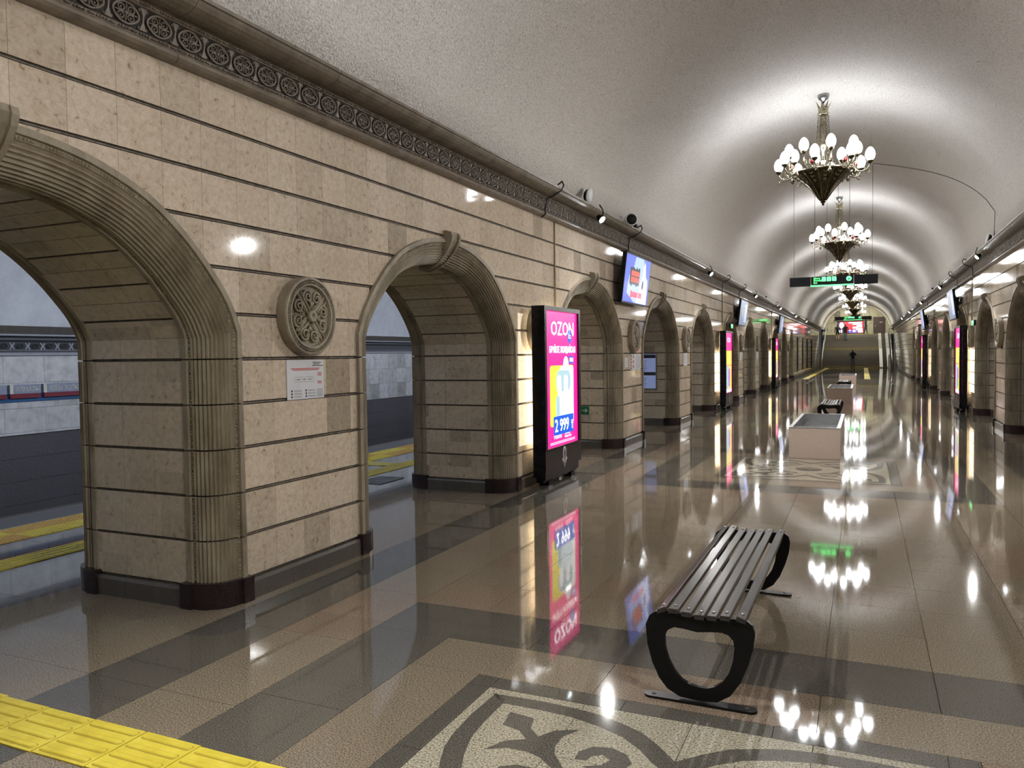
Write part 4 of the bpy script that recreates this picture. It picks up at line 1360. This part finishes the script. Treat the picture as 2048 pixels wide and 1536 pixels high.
for i in range(5): plate('pictogram', [(.028*cos(2*pi*k/12), .026*sin(2*pi*k/12)) for k in range(12)], M['redink'] if i % 2 else M['ink'], t, -.30, .115-.057*i, Yp, -.002)
for i in range(3): plate('pictogram', [(.035*cos(2*pi*k/12), .030*sin(2*pi*k/12)) for k in range(12)], M['redink'], t, -.16, .10-.09*i, Yp, -.002)
for i in range(12): plate('text_line', rect(.30, .007), M['greyink'], t, .16, .12-.021*i, Yp, -.002)
t = sheet('small_notice', XL+.004, 13.68, 1.51, .20, .17, pi/2, 'small notice beside the rules poster, third left pier', 'notice')
for i in range(5): plate('text_line', rect(.14, .008), M['greyink'], t, 0, .05-.025*i, Yp, -.002)
for j, yy in ((4, 18.80), (6, 28.10), (7, 32.75)):
    t = sheet('paper_notice', XL+.004, yy, 1.51, .45, .30, pi/2, 'white paper notice below the roundel on the %s left pier' % ORD[j-1], 'notice')
    for i in range(8): plate('text_line', rect(.34, .007), M['greyink'], t, 0, .11-.03*i, Yp, -.002)
# green arrow sign on the third arch jamb
yj = arch_c(3) + HALF - CORN
t = empty('arrow_sign', (-4.516, yj-.002, .670)); tag(t, 'small green sign with white arrow low inside the third left arch', 'sign')
plate('sign_plate', rect(.152, .145), M['green'], t, 0, 0, -.006, 0)
plate('arrow', [(-.055, -.006), (.02, -.006), (-.005, -.032), (.012, -.032), (.05, 0), (.012, .032), (-.005, .032), (.02, .006), (-.055, .006)], M['white'], t, 0, 0, -.008, -.005)
# information board in the fourth arch
yj = arch_c(4) + HALF - CORN
t = empty('information_board', (-4.60, yj-.004, 1.25)); tag(t, 'blue information board in a silver frame inside the fourth left arch', 'notice board')
plate('board', rect(.46, .80), M['board_blue'], t, 0, 0, -.018, 0)
MB().ring_prism([(-.25, -.42), (.25, -.42), (.25, .42), (-.25, .42)], [(-.225, -.395), (.225, -.395), (.225, .395), (-.225, .395)], -.03, 0, lambda u, v, d: (u, d, v)).obj('frame', M['alu'], t)
for z in (.345, -.055): plate('dark_bar', rect(.44, .075), M['ink'], t, 0, z, -.021, -.017)
for i in range(6): plate('text_line', rect(.20-.02*(i % 3), .008), M['ink'], t, -.09, .24-.045*i, -.021, -.017)
for i in range(5): plate('text_line', rect(.20-.02*(i % 3), .008), M['ink'], t, -.09, -.15-.045*i, -.021, -.017)

# ================================================================== screens on the walls
def build_tv(kind):
    t = empty('wall_screen')
    W, H = 1.66, .86
    MB().box(-W/2, W/2, 0, .07, -H/2, H/2).obj('casing', M['black'], t)
    MB().box(-.25, .25, .07, .20, -.2, .2).obj('wall_bracket', M['black_matt'], t)
    sc = MB().box(-W/2+.025, W/2-.025, -.003, .001, -H/2+.025, H/2-.025).obj('screen', M['tv_blue'] if kind == 0 else M['tv_grey'], t)
    y0 = -.0045
    if kind == 0:
        plate('pale_glow', [(-.10, -.40), (.74, -.40), (.70, .05), (.45, .12), (.30, .40), (-.22, .40), (-.35, .15), (-.55, .05), (-.62, -.25)], M['tv_pale'], sc, 0, 0, y0, -.002)
        plate('robe', [(.05, -.40), (.70, -.40), (.66, -.10), (.52, .12), (.46, .30), (.40, .36), (.33, .22), (.28, .02), (.16, -.15)], M['tv_white'], sc, 0, 0, y0-.0015, y0+.001)
        plate('dark_patch', [(.055*cos(2*pi*k/14), .085*sin(2*pi*k/14)) for k in range(14)], M['tv_dark'], sc, .36, -.06, y0-.003, y0)
        pts = []
        rr = random.Random(3)
        for k in range(12): pts.append((-.50+.055*k, .21+rr.uniform(-.03, .02)))
        for k in range(12): pts.append((.105-.055*k, -.10+rr.uniform(-.03, .03)))
        plate('torn_band', pts[::-1], M['tv_dark'], sc, 0, 0, y0-.003, y0)
        plate('red_band', rect(.52, .085), M['tv_red'], sc, -.19, .105, y0-.005, y0-.002)
        plate('red_band', rect(.52, .085), M['tv_red'], sc, -.19, .0, y0-.005, y0-.002)
        rr = random.Random(5)
        x = -.36
        while x < .36:
            wv = rr.choice((.022, .03, .026))
            if not (.06 < x < .10): plate('red_letter', rect(wv, .13 if x < -.30 or .1 < x < .14 else .095), M['tv_red'], sc, x, -.26, y0-.004, y0-.001)
            x += wv + .018
        plate('caption', rect(.28, .02), M['tv_white'], sc, .15, -.355, y0-.004, y0-.001)
    else:
        plate('face_shape', [(.16*cos(2*pi*k/14), .20*sin(2*pi*k/14)) for k in range(14)], M['tv_skin'], sc, -.15, .02, y0, -.002)
        plate('pale_panel', rect(.5, .6), M['tv_pale'], sc, .45, 0, y0, -.002)
    return t
tv0 = build_tv(0); tv0.location = (-3.70, 13.72, 2.975); tv0.rotation_euler = (radians(7), 0, pi/2)
tag(tv0, 'largest wall screen with a blue picture and red captions, under the left cornice', 'screen', 'screens under the cornices')
tv1 = build_tv(1)
for i, (x, y, r, lb) in enumerate(((-3.70, 27.3, pi/2, 'second wall screen under the left cornice'), (-3.70, 40.6, pi/2, 'third and farthest wall screen under the left cornice'), (2.37, 26.6, -pi/2, 'nearest wall screen under the right cornice'), (2.37, 39.2, -pi/2, 'farther wall screen under the right cornice'))):
    t = tv1 if i == 0 else copy_tree(tv1)
    t.location = (x, y, 2.975); t.rotation_euler = (radians(7), 0, r)
    tag(t, lb, 'screen', 'screens under the cornices')
for i, (x, y, r, z) in enumerate(((XL+.06, 25.75, pi/2, 2.50), (2.52, 22.9, -pi/2, 2.33))):
    t = empty('exit_light', (x, y, z), (0, 0, r)); tag(t, ['green emergency exit light below the second left wall screen', 'green emergency exit light above the nearest right poster cabinet'][i], 'exit sign')
    MB().box(-.22, .22, 0, .05, -.07, .07).obj('casing', M['black'], t)
    plate('lit_panel', rect(.38, .07), M['greenglow'], t, 0, .02, -.003, .001)
    plate('lit_bar', rect(.42, .02), M['greenbar'], t, 0, -.05, -.003, .001)

# ================================================================== hanging signs
def build_sign(zv):
    t = empty('hanging_sign')
    for nm, x0, x1 in (('end_panel', -1.03, -.525), ('lit_panel', -.52, .48), ('end_panel', .485, 1.03)):
        MB().box(x0, x1, 0, .10, -.115, .115).obj(nm, M['black_matt'], t)
    MB().box(-.53, .485, -.004, .001, -.135, -.098).obj('light_bar', M['greenbar'], t)
    for x in (-.522, .482): MB().box(x-.008, x+.008, -.003, .002, -.115, .115).obj('panel_edge', M['alu'], t)
    y0 = -.003
    text('Шығу', .062, M['greenglow'], t, (-.46, y0, .052)); text('Выход', .062, M['greenglow'], t, (-.46, y0, -.002)); text('Exit', .058, M['greenglow'], t, (-.46, y0, -.058))
    for i in range(3):
        o = plate('number_box', rrect(.098, .108, .012), M['greenglow'], t, -.215+.122*i, .045, y0-.001, y0+.002)
        text(str(i+1), .10, M['black_matt'], o, (-.215+.122*i-.03, y0-.002, .010), name='digit')
    o = plate('arrow_disc', [(.062*cos(2*pi*k/24), .062*sin(2*pi*k/24)) for k in range(24)], M['greenglow'], t, .37, .035, y0-.001, y0+.002)
    plate('arrow', [(-.007, .035), (-.007, -.008), (-.03, .008), (-.03, -.010), (0, -.036), (.03, -.010), (.03, .008), (.007, -.008), (.007, .035)][::-1], M['black_matt'], o, .37, .035, y0-.004, y0-.002)
    for x in (-.93, -.43, -.145, .12, .38, .90):
        MB().tube([(x, .05, .115), (x, .05, zv(x))], .0045, 5).obj('suspension_wire', M['wire'], t)
    return t
def wire_top(xc, z): return lambda x: vault_z(xc + x - XC) - z + .0
s1 = build_sign(wire_top(-.71, 3.44)); s1.location = (-.71, 21.35, 3.44); s1.rotation_euler = (0, radians(-1.0)*0, 0)
tag(s1, 'near hanging black sign with green lettering, numbers and arrow', 'sign')
s2 = copy_tree(s1); s2.location = (-.71, 62.0, 4.0)
for c in list(s2.children):
    if c.name.startswith('suspension_wire'):
        bpy.data.objects.remove(c)
for x in (-.93, -.3, .3, .90):
    MB().tube([(x, .05, .115), (x, .05, wire_top(-.71, 4.0)(x))], .0045, 5).obj('suspension_wire', M['wire'], s2)
s2.scale = (1.2, 1, 1.05)
tag(s2, 'far hanging black sign with green lettering before the stairs', 'sign')
# thin cable over the vault from the sign to the right cornice
pts = []
for i in range(20):
    f = i/19; x = .19 + (2.36-.19)*f; pts.append((x, 21.3 - 3.2*f**2, vault_z(x-XC)-.012))
pts.append((2.345, 18.05, 4.1)); pts.append((2.335, 18.0, 3.875))
tag(MB().tube(pts, .006, 5).obj('ceiling_cable', M['wire']), 'thin dark cable running down the vault to the right cornice', 'cable')

# ================================================================== floodlights, speakers, cables on the cornice
def build_flood():
    t = empty('floodlight')
    MB().lathe([(.0, -.10), (.035, -.095), (.052, -.05), (.058, .0), (.052, .0)], 14, axis='x').obj('housing', M['black'], t)
    MB().lathe([(.050, -.004), (.050, .002), (0, .003)], 14, axis='x').obj('lens', M['lamp'], t)
    ld = bpy.data.lights.new('flood_beam', 'SPOT'); ld.energy = FLOOD_W; ld.color = (1.0, .965, .92); ld.spot_size = radians(150); ld.spot_blend = 1.0; ld.shadow_soft_size = .022
    link('flood_beam', ld, t, (.03, 0, 0), (0, -pi/2, 0))
    MB().tube([(-.03, .0, .05), (-.05, .0, .10), (-.10, .0, .13), (-.16, -.03, .16)], .010, 6).obj('gooseneck', M['black'], t)
    return t
fl = build_flood()
i = 0
first = True
for side, xs, rz in (('left', XL+.30, 0), ('right', XR-.30, pi)):
    for k in range(-1, 6):
        if side == 'right' and k == -1: pass
        y = 11.4 + 9.3*k
        t = fl if first else copy_tree(fl); first = False
        t.location = (xs, y if side == 'left' else y-.6, 3.70)
        t.rotation_euler = (0, radians(38), rz + (radians(-18) if side == 'left' else radians(18)))
        lb = 'bright floodlight clamped to the %s cornice, ' % side
        lb += 'beside the viewer, out of frame' if k < 0 else 'just outside the right edge of the view' if (side == 'right' and k == 0) else (ORD[k if side == 'left' else k-1] + ' from the near end')
        tag(t, lb, 'floodlight', 'floodlights along the cornices')
for i, (x, y, z, sx, lb) in enumerate(((-3.66, 10.95, 3.985, 1, 'round white speaker disc above the left cornice by the first floodlight'), (2.34, 18.95, 3.96, -1, 'round white speaker disc above the right cornice'))):
    t = empty('speaker_disc', (x, y, z), (0, radians(12)*sx, 0 if sx > 0 else pi)); tag(t, lb, 'speaker', 'speaker discs above the cornices')
    MB().lathe([(.06, -.07), (.085, -.05), (.09, -.02), (.085, -.01)], 20, axis='x').obj('housing', M['black_matt'], t)
    MB().lathe([(.108, -.012), (.112, .0), (.106, .012), (0, .014)], 24, axis='x').obj('face', M['white'], t)
    MB().tube([(-.03, -.02, -.08), (-.03, -.06, -.16)], .005, 5).obj('lead', M['cable'], t)
t = empty('loudspeaker', (-3.68, 13.15, 3.95), (0, 0, radians(-60))); tag(t, 'white drum loudspeaker on the left cornice above the large screen', 'speaker')
MB().lathe([(.10, 0), (.11, .02), (.11, .15), (.095, .17), (0, .17)], 20, axis='x').obj('drum', M['white'], t)
MB().lathe([(.09, .168), (.085, .176), (0, .176)], 20, axis='x').obj('grille', M['black_matt'], t)
def cable(side, y, lb, z_end=3.49):
    s = 1 if side == 'left' else -1; X0 = XL if s > 0 else XR
    P = [(.20, .05, 3.93), (.27, .02, 3.96), (.30, .0, 3.90), (.275, -.03, 3.83), (.17, -.05, 3.765), (.085, -.06, 3.74), (.075, -.10, 3.60), (.085, -.12, 3.53), (.03, -.12, z_end)]
    o = MB().tube([(X0 + s*a, y+b, z) for a, b, z in P], .011, 6).obj('hanging_cable', M['cable'])
    tag(o, lb, 'cable', 'black cables over the cornices')
for i, y in enumerate((9.75, 13.75, 23.9, 27.4, 38.0)): cable('left', y, 'black cable looped over the left cornice, %s from the near end' % ORD[i])
for i, y in enumerate((22.9, 26.4, 38.0)): cable('right', y, 'black cable looped over the right cornice, %s from the near end' % ORD[i])
for i, (x, y) in enumerate(((-3.70, 13.62), (-3.70, 34.0), (2.33, 33.0))):
    t = empty('security_camera', (x, y, 3.90)); tag(t, ['small black camera above the large wall screen', 'small black camera farther along the left cornice', 'small black camera on the right cornice'][i], 'camera', 'cameras on the cornices')
    MB().box(-.03, .03, -.06, .06, .0, .06).obj('body', M['black'], t)
    MB().lathe([(.022, .06), (.022, .085), (0, .085)], 10, (0, 0, .03), axis='y').obj('lens_barrel', M['black'], t)
    MB().tube([(0, 0, 0), (0, 0, -.03)], .012, 6).obj('stand', M['black'], t)

# ================================================================== station name board on the track wall
t = empty('route_board', (TW+.002, 0, 0)); tag(t, 'blue and red route board with station names on the track wall', 'sign')
MB().box(0, .02, 4.2, 9.3, 1.085, 1.135).obj('base_band', M['signblue'], t)
MB().box(0, .012, 4.2, 9.3, 1.135, 1.30).obj('back_band', M['signblue'], t)
for (y0, y1, s) in ((5.0, 6.42, 'ТЕАТР АУЕЗОВА'), (6.46, 7.235, 'АБАЙ'), (7.275, 7.745, 'АЛМАЛЫ'), (7.785, 8.50, 'ЖІБЕК ЖОЛЫ')):
    p = MB().box(.012, .065, y0, y1, 1.205, 1.336).obj('name_panel', M['signgrey'], t)
    MB().box(.012, .062, y0+.01, y1-.01, 1.137, 1.204).obj('red_band', M['signred'], p)
    MB().box(.060, .067, y0, y0+.05, 1.207, 1.334).obj('cream_edge', M['signcream'], p)
    text(s, .105, M['signcream'], p, (.068, y0+.085 if s != 'АБАЙ' else y1-.42, 1.232), rot=(pi/2, 0, pi/2), sx=.76 if s != 'ЖІБЕК ЖОЛЫ' else .66)

# ================================================================== stairs and far end
st = empty('staircase', (0, Y_STAIR, 0)); tag(st, 'wide dark stairs in two flights at the far end of the hall', 'stairs')
z = 0; y = 0
SX0, SX1 = XL+.02, XR-.02
for f, (n_, rise, run) in enumerate(((12, .146, .33), (11, .1436, .42))):
    for k in range(n_):
        last = k == n_-1
        dpt = run if not last else (1.15 if f == 0 else Y_END-Y_STAIR-y)
        stp = MB().box(SX0, SX1, y, y+dpt, z+rise-.06 if k or f else 0, z+rise).obj('step', M['step'], st)
        MB().box(SX0, SX1, y+.002, y+.02, z, z+rise-.06).obj('riser', M['step'], st)
        MB().box(SX0+.3, 1.30, y-.006, y+.035, z+rise-.018, z+rise+.003).obj('nosing', M['yellow'] if (k == 0 and f == 1) or last or (f == 0 and k == 0) else M['nose'], stp)
        z += rise; y += dpt if not last else (1.15 if f == 0 else 0)
ZT = z
MB().box(SX0+.3, 1.3, 4.0, 4.55, 1.7535, 1.757).obj('yellow_strip', M['yellow'], st)
for i, xr in enumerate((1.36, 2.0)):
    r = MB(); wv = .28
    r.prism([(0, 0), (0, .10), (4.0, 1.80), (4.9, 1.80), (9.6, ZT+.06), (9.9, ZT+.06), (9.9, ZT-.02), (4.95, 1.70), (4.05, 1.70)], xr, xr+wv, lambda u, v, d: (d, Y_STAIR-.3+u, v))
    o = r.obj('wheel_ramp', M['ramp']); tag(o, ['left one of two pale metal ramps on the far stairs', 'right one of two pale metal ramps on the far stairs'][i], 'ramp', 'ramps on the far stairs')
def rail(x, lb, mat):
    t = empty('handrail', (x, Y_STAIR-.2, 0)); tag(t, lb, 'handrail')
    P = [(0, 0, .95), (0, 3.9, 2.65), (0, 5.0, 2.70), (0, 9.7, ZT+.95)]
    for dz in (0, -.35): MB().tube([(a, b, c+dz) for a, b, c in P], .028, 6).obj('rail', mat, t)
    for b, z0, z1 in ((0, 0, .95), (1.9, .80, 1.78), (3.9, 1.70, 2.65), (5.3, 1.75, 2.80), (7.5, 2.45, 3.5), (9.7, ZT, ZT+.95)):
        MB().tube([(0, b, z0), (0, b, z1)], .024, 6).obj('post', mat, t)
rail(-3.62, 'pale handrail up the left side of the far stairs', M['ramp'])
rail(2.40, 'dark handrail up the right side of the far stairs', M['steel'])
t = empty('ticket_post', (2.15, 79.4, 0)); tag(t, 'pale post standing right of the stair ramps', 'post')
MB().box(-.10, .10, -.1, .1, 0, 1.05).obj('post_body', M['white'], t); MB().lathe([(.07, 1.05), (.09, 1.2), (.06, 1.3), (0, 1.32)], 12).obj('post_head', M['white'], t)
we = empty('wall_end', (0, Y_END, 0)); tag(we, 'cream marble wall closing the hall above the stairs', 'wall', kind='structure')
MB().box(XL-.3, XR+.3, .012, .3, ZT-.2, 6.6).obj('wall_backing', M['grout'], we)
MB().box(XL-.3, XR+.3, .002, .012, 0, ZT-.2).obj('wall_lower', M['step'], we)
bm_ = MB().box(-.455, .455, 0, .012, -.198, .198).mesh('wall_block', M['endwall'], False)
for r in range(8):
    for c in range(8):
        x = XL+.3 + .92*c + (.46 if r % 2 else 0)
        link('wall_block', bm_, we, (x, 0, ZT+.2+.40*r))
# slim dark upright strips on the plain wall stretch
for i, y in enumerate((53.5, 58.0, 63.0, 68.5)):
    o = MB().box(XL, XL+.05, y, y+.35, .35, 2.55).obj('wall_strip', M['black_matt'])
    tag(o, '%s of the slim dark upright strips on the left wall before the stairs' % ORD[i], 'wall strip', 'dark upright strips before the stairs')
d = empty('door_1', (1.50, Y_END-.02, ZT)); tag(d, 'brown metal door at the top of the far stairs', 'door', kind='structure')
MB().box(-.52, .52, -.03, .02, 0, 1.78).obj('door_leaf', M['door'], d)
MB().ring_prism([(-.57, -.0), (.57, -.0), (.57, 1.83), (-.57, 1.83)], [(-.52, .0), (.52, .0), (.52, 1.78), (-.52, 1.78)], -.05, .02, lambda u, v, d_: (u, d_, v)).obj('door_frame', M['door'], d)
MB().box(.06, .30, -.034, -.028, 1.22, 1.30).obj('door_plate', M['signcream'], d); MB().box(-.4, -.36, -.07, -.03, .8, .95).obj('door_handle', M['steel'], d)
v = empty('vent_grille', (-2.62, Y_END-.02, 5.55)); tag(v, 'grey ventilation grille high on the far wall', 'grille')
MB().ring_prism(rect(.60, .60), rect(.52, .52), -.02, .02, lambda a, b, c: (a, c, b)).obj('grille_frame', M['plinth'], v)
for k in range(7): MB().box(-.26, .26, -.015, .01, -.24+.075*k, -.20+.075*k).obj('grille_slat', M['plinth'], v)
v = empty('video_wall', (-1.27, Y_END-.08, ZT+.80)); tag(v, 'bright red and white advertising screen at the top of the stairs', 'screen')
MB().box(-1.30, 1.30, 0, .08, -.66, .66).obj('casing', M['black'], v)
sc = MB().box(-1.25, 1.25, -.004, .0, -.61, .61).obj('screen', M['led_red'], v)
plate('pale_field', rect(.62, 1.2), M['led_dark'], sc, -.94, 0, -.008, -.004)
plate('face', [(.24*cos(2*pi*k/14), .34*sin(2*pi*k/14)) for k in range(14)], M['led_skin'], sc, -.90, .22, -.012, -.008)
plate('white_card', rect(.34, .30), M['led_white'], sc, -.98, -.40, -.012, -.008)
plate('blue_field', rect(.9, .35), M['led_blue'], sc, .2, -.43, -.008, -.004)
for (x, z_, w_, h_) in ((.45, .48, 1.3, .12), (.62, .30, .9, .10), (.85, .10, .5, .28), (.45, -.05, .5, .20), (.85, -.22, .6, .22), (.35, -.40, .25, .22), (.95, -.48, .45, .2), (-.1, -.35, .2, .1)):
    plate('white_print', rect(w_, h_), M['led_white'], sc, x, z_, -.012, -.008)
tag(MB().tube([(-2.9, 90.2, 4.90), (-2.8, Y_END-.1, 4.86), (.6, Y_END-.1, 4.86), (.75, Y_END-.1, 4.86)], .045, 6).obj('service_pipe', M['plinth']), 'dark pipe running across the far wall behind the sign', 'pipe')

ld = bpy.data.lights.new('far_end_fill', 'AREA'); ld.shape = 'RECTANGLE'; ld.size = 3.5; ld.size_y = 2.5; ld.energy = 110; ld.color = (1.0, .95, .80)  # unseen fill lights, added to brighten the far stairs and end wall
link('far_end_fill', ld, None, (-.7, 88.0, 6.1), (radians(25), 0, 0))
link('far_end_fill', ld, None, (-.7, 81.5, 6.1), (radians(12), 0, 0))
# ================================================================== people
def person(loc, rz, joints, edges, paint, label):
    me = bpy.data.meshes.new('person')
    names = list(joints)
    me.from_pydata([joints[k][0] for k in names], [(names.index(a), names.index(b)) for a, b in edges], [])
    o = bpy.data.objects.new('person', me); COL.objects.link(o)
    sk = o.modifiers.new('s', 'SKIN'); sk.use_smooth_shade = True
    for k, sv in zip(names, me.skin_vertices[0].data):
        r = joints[k][1]; sv.radius = r if isinstance(r, tuple) else (r, r)
        sv.use_root = (k == 'pelvis')
    sub = o.modifiers.new('u', 'SUBSURF'); sub.levels = 2; sub.render_levels = 2
    dg = bpy.context.evaluated_depsgraph_get(); dg.update()
    m2 = bpy.data.meshes.new_from_object(o.evaluated_get(dg)); m2.name = 'person_body'
    bpy.data.objects.remove(o)
    mats = ['skin', 'hair', 'cloth_black', 'denim', 'shoe']
    m2.materials.clear()
    for k in mats: m2.materials.append(M[k])
    for p in m2.polygons:
        p.material_index = mats.index(paint(p.center)); p.use_smooth = True
    t = link('person', m2, None, loc, (0, 0, rz)); tag(t, label, 'person')
    return t
def pose(stride=.0, arm=.0, sit=0, lift=0, hands=None):
    J = {'pelvis': ((0, 0, .95), (.15, .11)), 'waist': ((0, 0, 1.08), (.14, .10)), 'chest': ((0, .0, 1.28), (.17, .115)), 'shou': ((0, 0, 1.42), (.13, .09)), 'neck': ((0, .0, 1.50), .055), 'head': ((0, .01, 1.60), (.078, .092)), 'crown': ((0, .0, 1.70), (.070, .085))}
    Ed = [('pelvis', 'waist'), ('waist', 'chest'), ('chest', 'shou'), ('shou', 'neck'), ('neck', 'head'), ('head', 'crown')]
    for s, n in ((-1, 'l'), (1, 'r')):
        f = stride*s
        lf = lift if s > 0 else 0
        J['hip'+n] = ((.09*s, 0, .88), .095); J['knee'+n] = ((.10*s, f*.5+lf*.28, .50+lf*.14), .062); J['ank'+n] = ((.10*s, f-.02+lf*.10, .09+lf*.16), .043); J['toe'+n] = ((.11*s, f+.14+lf*.12, .035+lf*.16), .036)
        J['sh'+n] = ((.20*s, 0, 1.40), .062)
        J['el'+n] = ((.25*s, -.04-f*.3, 1.12), .048); J['wr'+n] = ((.25*s, .06-f*.5, .88), .036); J['ha'+n] = ((.25*s, .08-f*.55, .80), .034)
        if hands:
            J['el'+n] = ((.26*s, .10, 1.16), .048); J['wr'+n] = ((.14*s, .30, 1.30), .036); J['ha'+n] = ((.09*s, .36, 1.33), .034)
        Ed += [('pelvis', 'hip'+n), ('hip'+n, 'knee'+n), ('knee'+n, 'ank'+n), ('ank'+n, 'toe'+n), ('shou', 'sh'+n), ('sh'+n, 'el'+n), ('el'+n, 'wr'+n), ('wr'+n, 'ha'+n)]
    return J, Ed
def paint_a(c):
    if c.z > 1.62 or (c.z > 1.50 and c.y < .02): return 'hair'
    if c.z > 1.50: return 'skin'
    if abs(c.x) > .2 and c.z < .86: return 'skin'
    if c.z > .90 or abs(c.x) > .2: return 'cloth_black'
    return 'denim' if c.z > .10 else 'shoe'
def paint_b(c):
    if c.z > 1.30 and c.y < -.02 or c.z > 1.62: return 'hair'
    if c.z > 1.49: return 'skin'
    if c.z > .62 or (abs(c.x) > .2 and c.z > .86): return 'cloth_black'
    return 'skin' if c.z > .09 else 'shoe'
def paint_c(c):
    if c.z > 1.50: return 'cloth_black' if c.y < .05 else 'skin'
    if c.z > .88: return 'cloth_black'
    return 'cloth_black' if c.z > .12 else 'shoe'
def paint_d(c):
    if c.z > 1.50: return 'hair' if c.y < .05 else 'skin'
    if c.z > .86: return 'cloth_black'
    return 'denim' if c.z > .10 else 'shoe'
J, Ed = pose(.06, hands=True); person((-.90, 77.9, 0), 0, J, Ed, paint_a, 'person in dark jacket and jeans standing at the foot of the stairs, arms raised')
def step_z(yv):
    k = math.floor((yv - (Y_STAIR + 11*.33 + 1.15))/.42) + 1
    return 12*.146 + .1436*min(11, max(0, k))
ys_ = 86.98
J, Ed = pose(.02, lift=1.0); person((-2.45, ys_, step_z(ys_)), 0, J, Ed, paint_b, 'person in dark top with bare legs climbing the stairs, left of the pair')
J, Ed = pose(.04); person((-1.70, ys_, step_z(ys_)), 0, J, Ed, paint_d, 'person in black hoodie and jeans climbing the stairs, right of the pair')
J, Ed = pose(.15); person((.20, 90.4, ZT), radians(-90), J, Ed, paint_c, 'person in black walking past the screen at the top of the stairs')
# person with bag on the back
bag = MB(); bag.ball((-2.45, ys_-.172, step_z(ys_)+1.22), .15, 10, sc=(1, .55, 1.25))
tag(bag.obj('backpack', M['cloth_black']), 'small dark backpack on the back of the bare-legged person', 'bag')
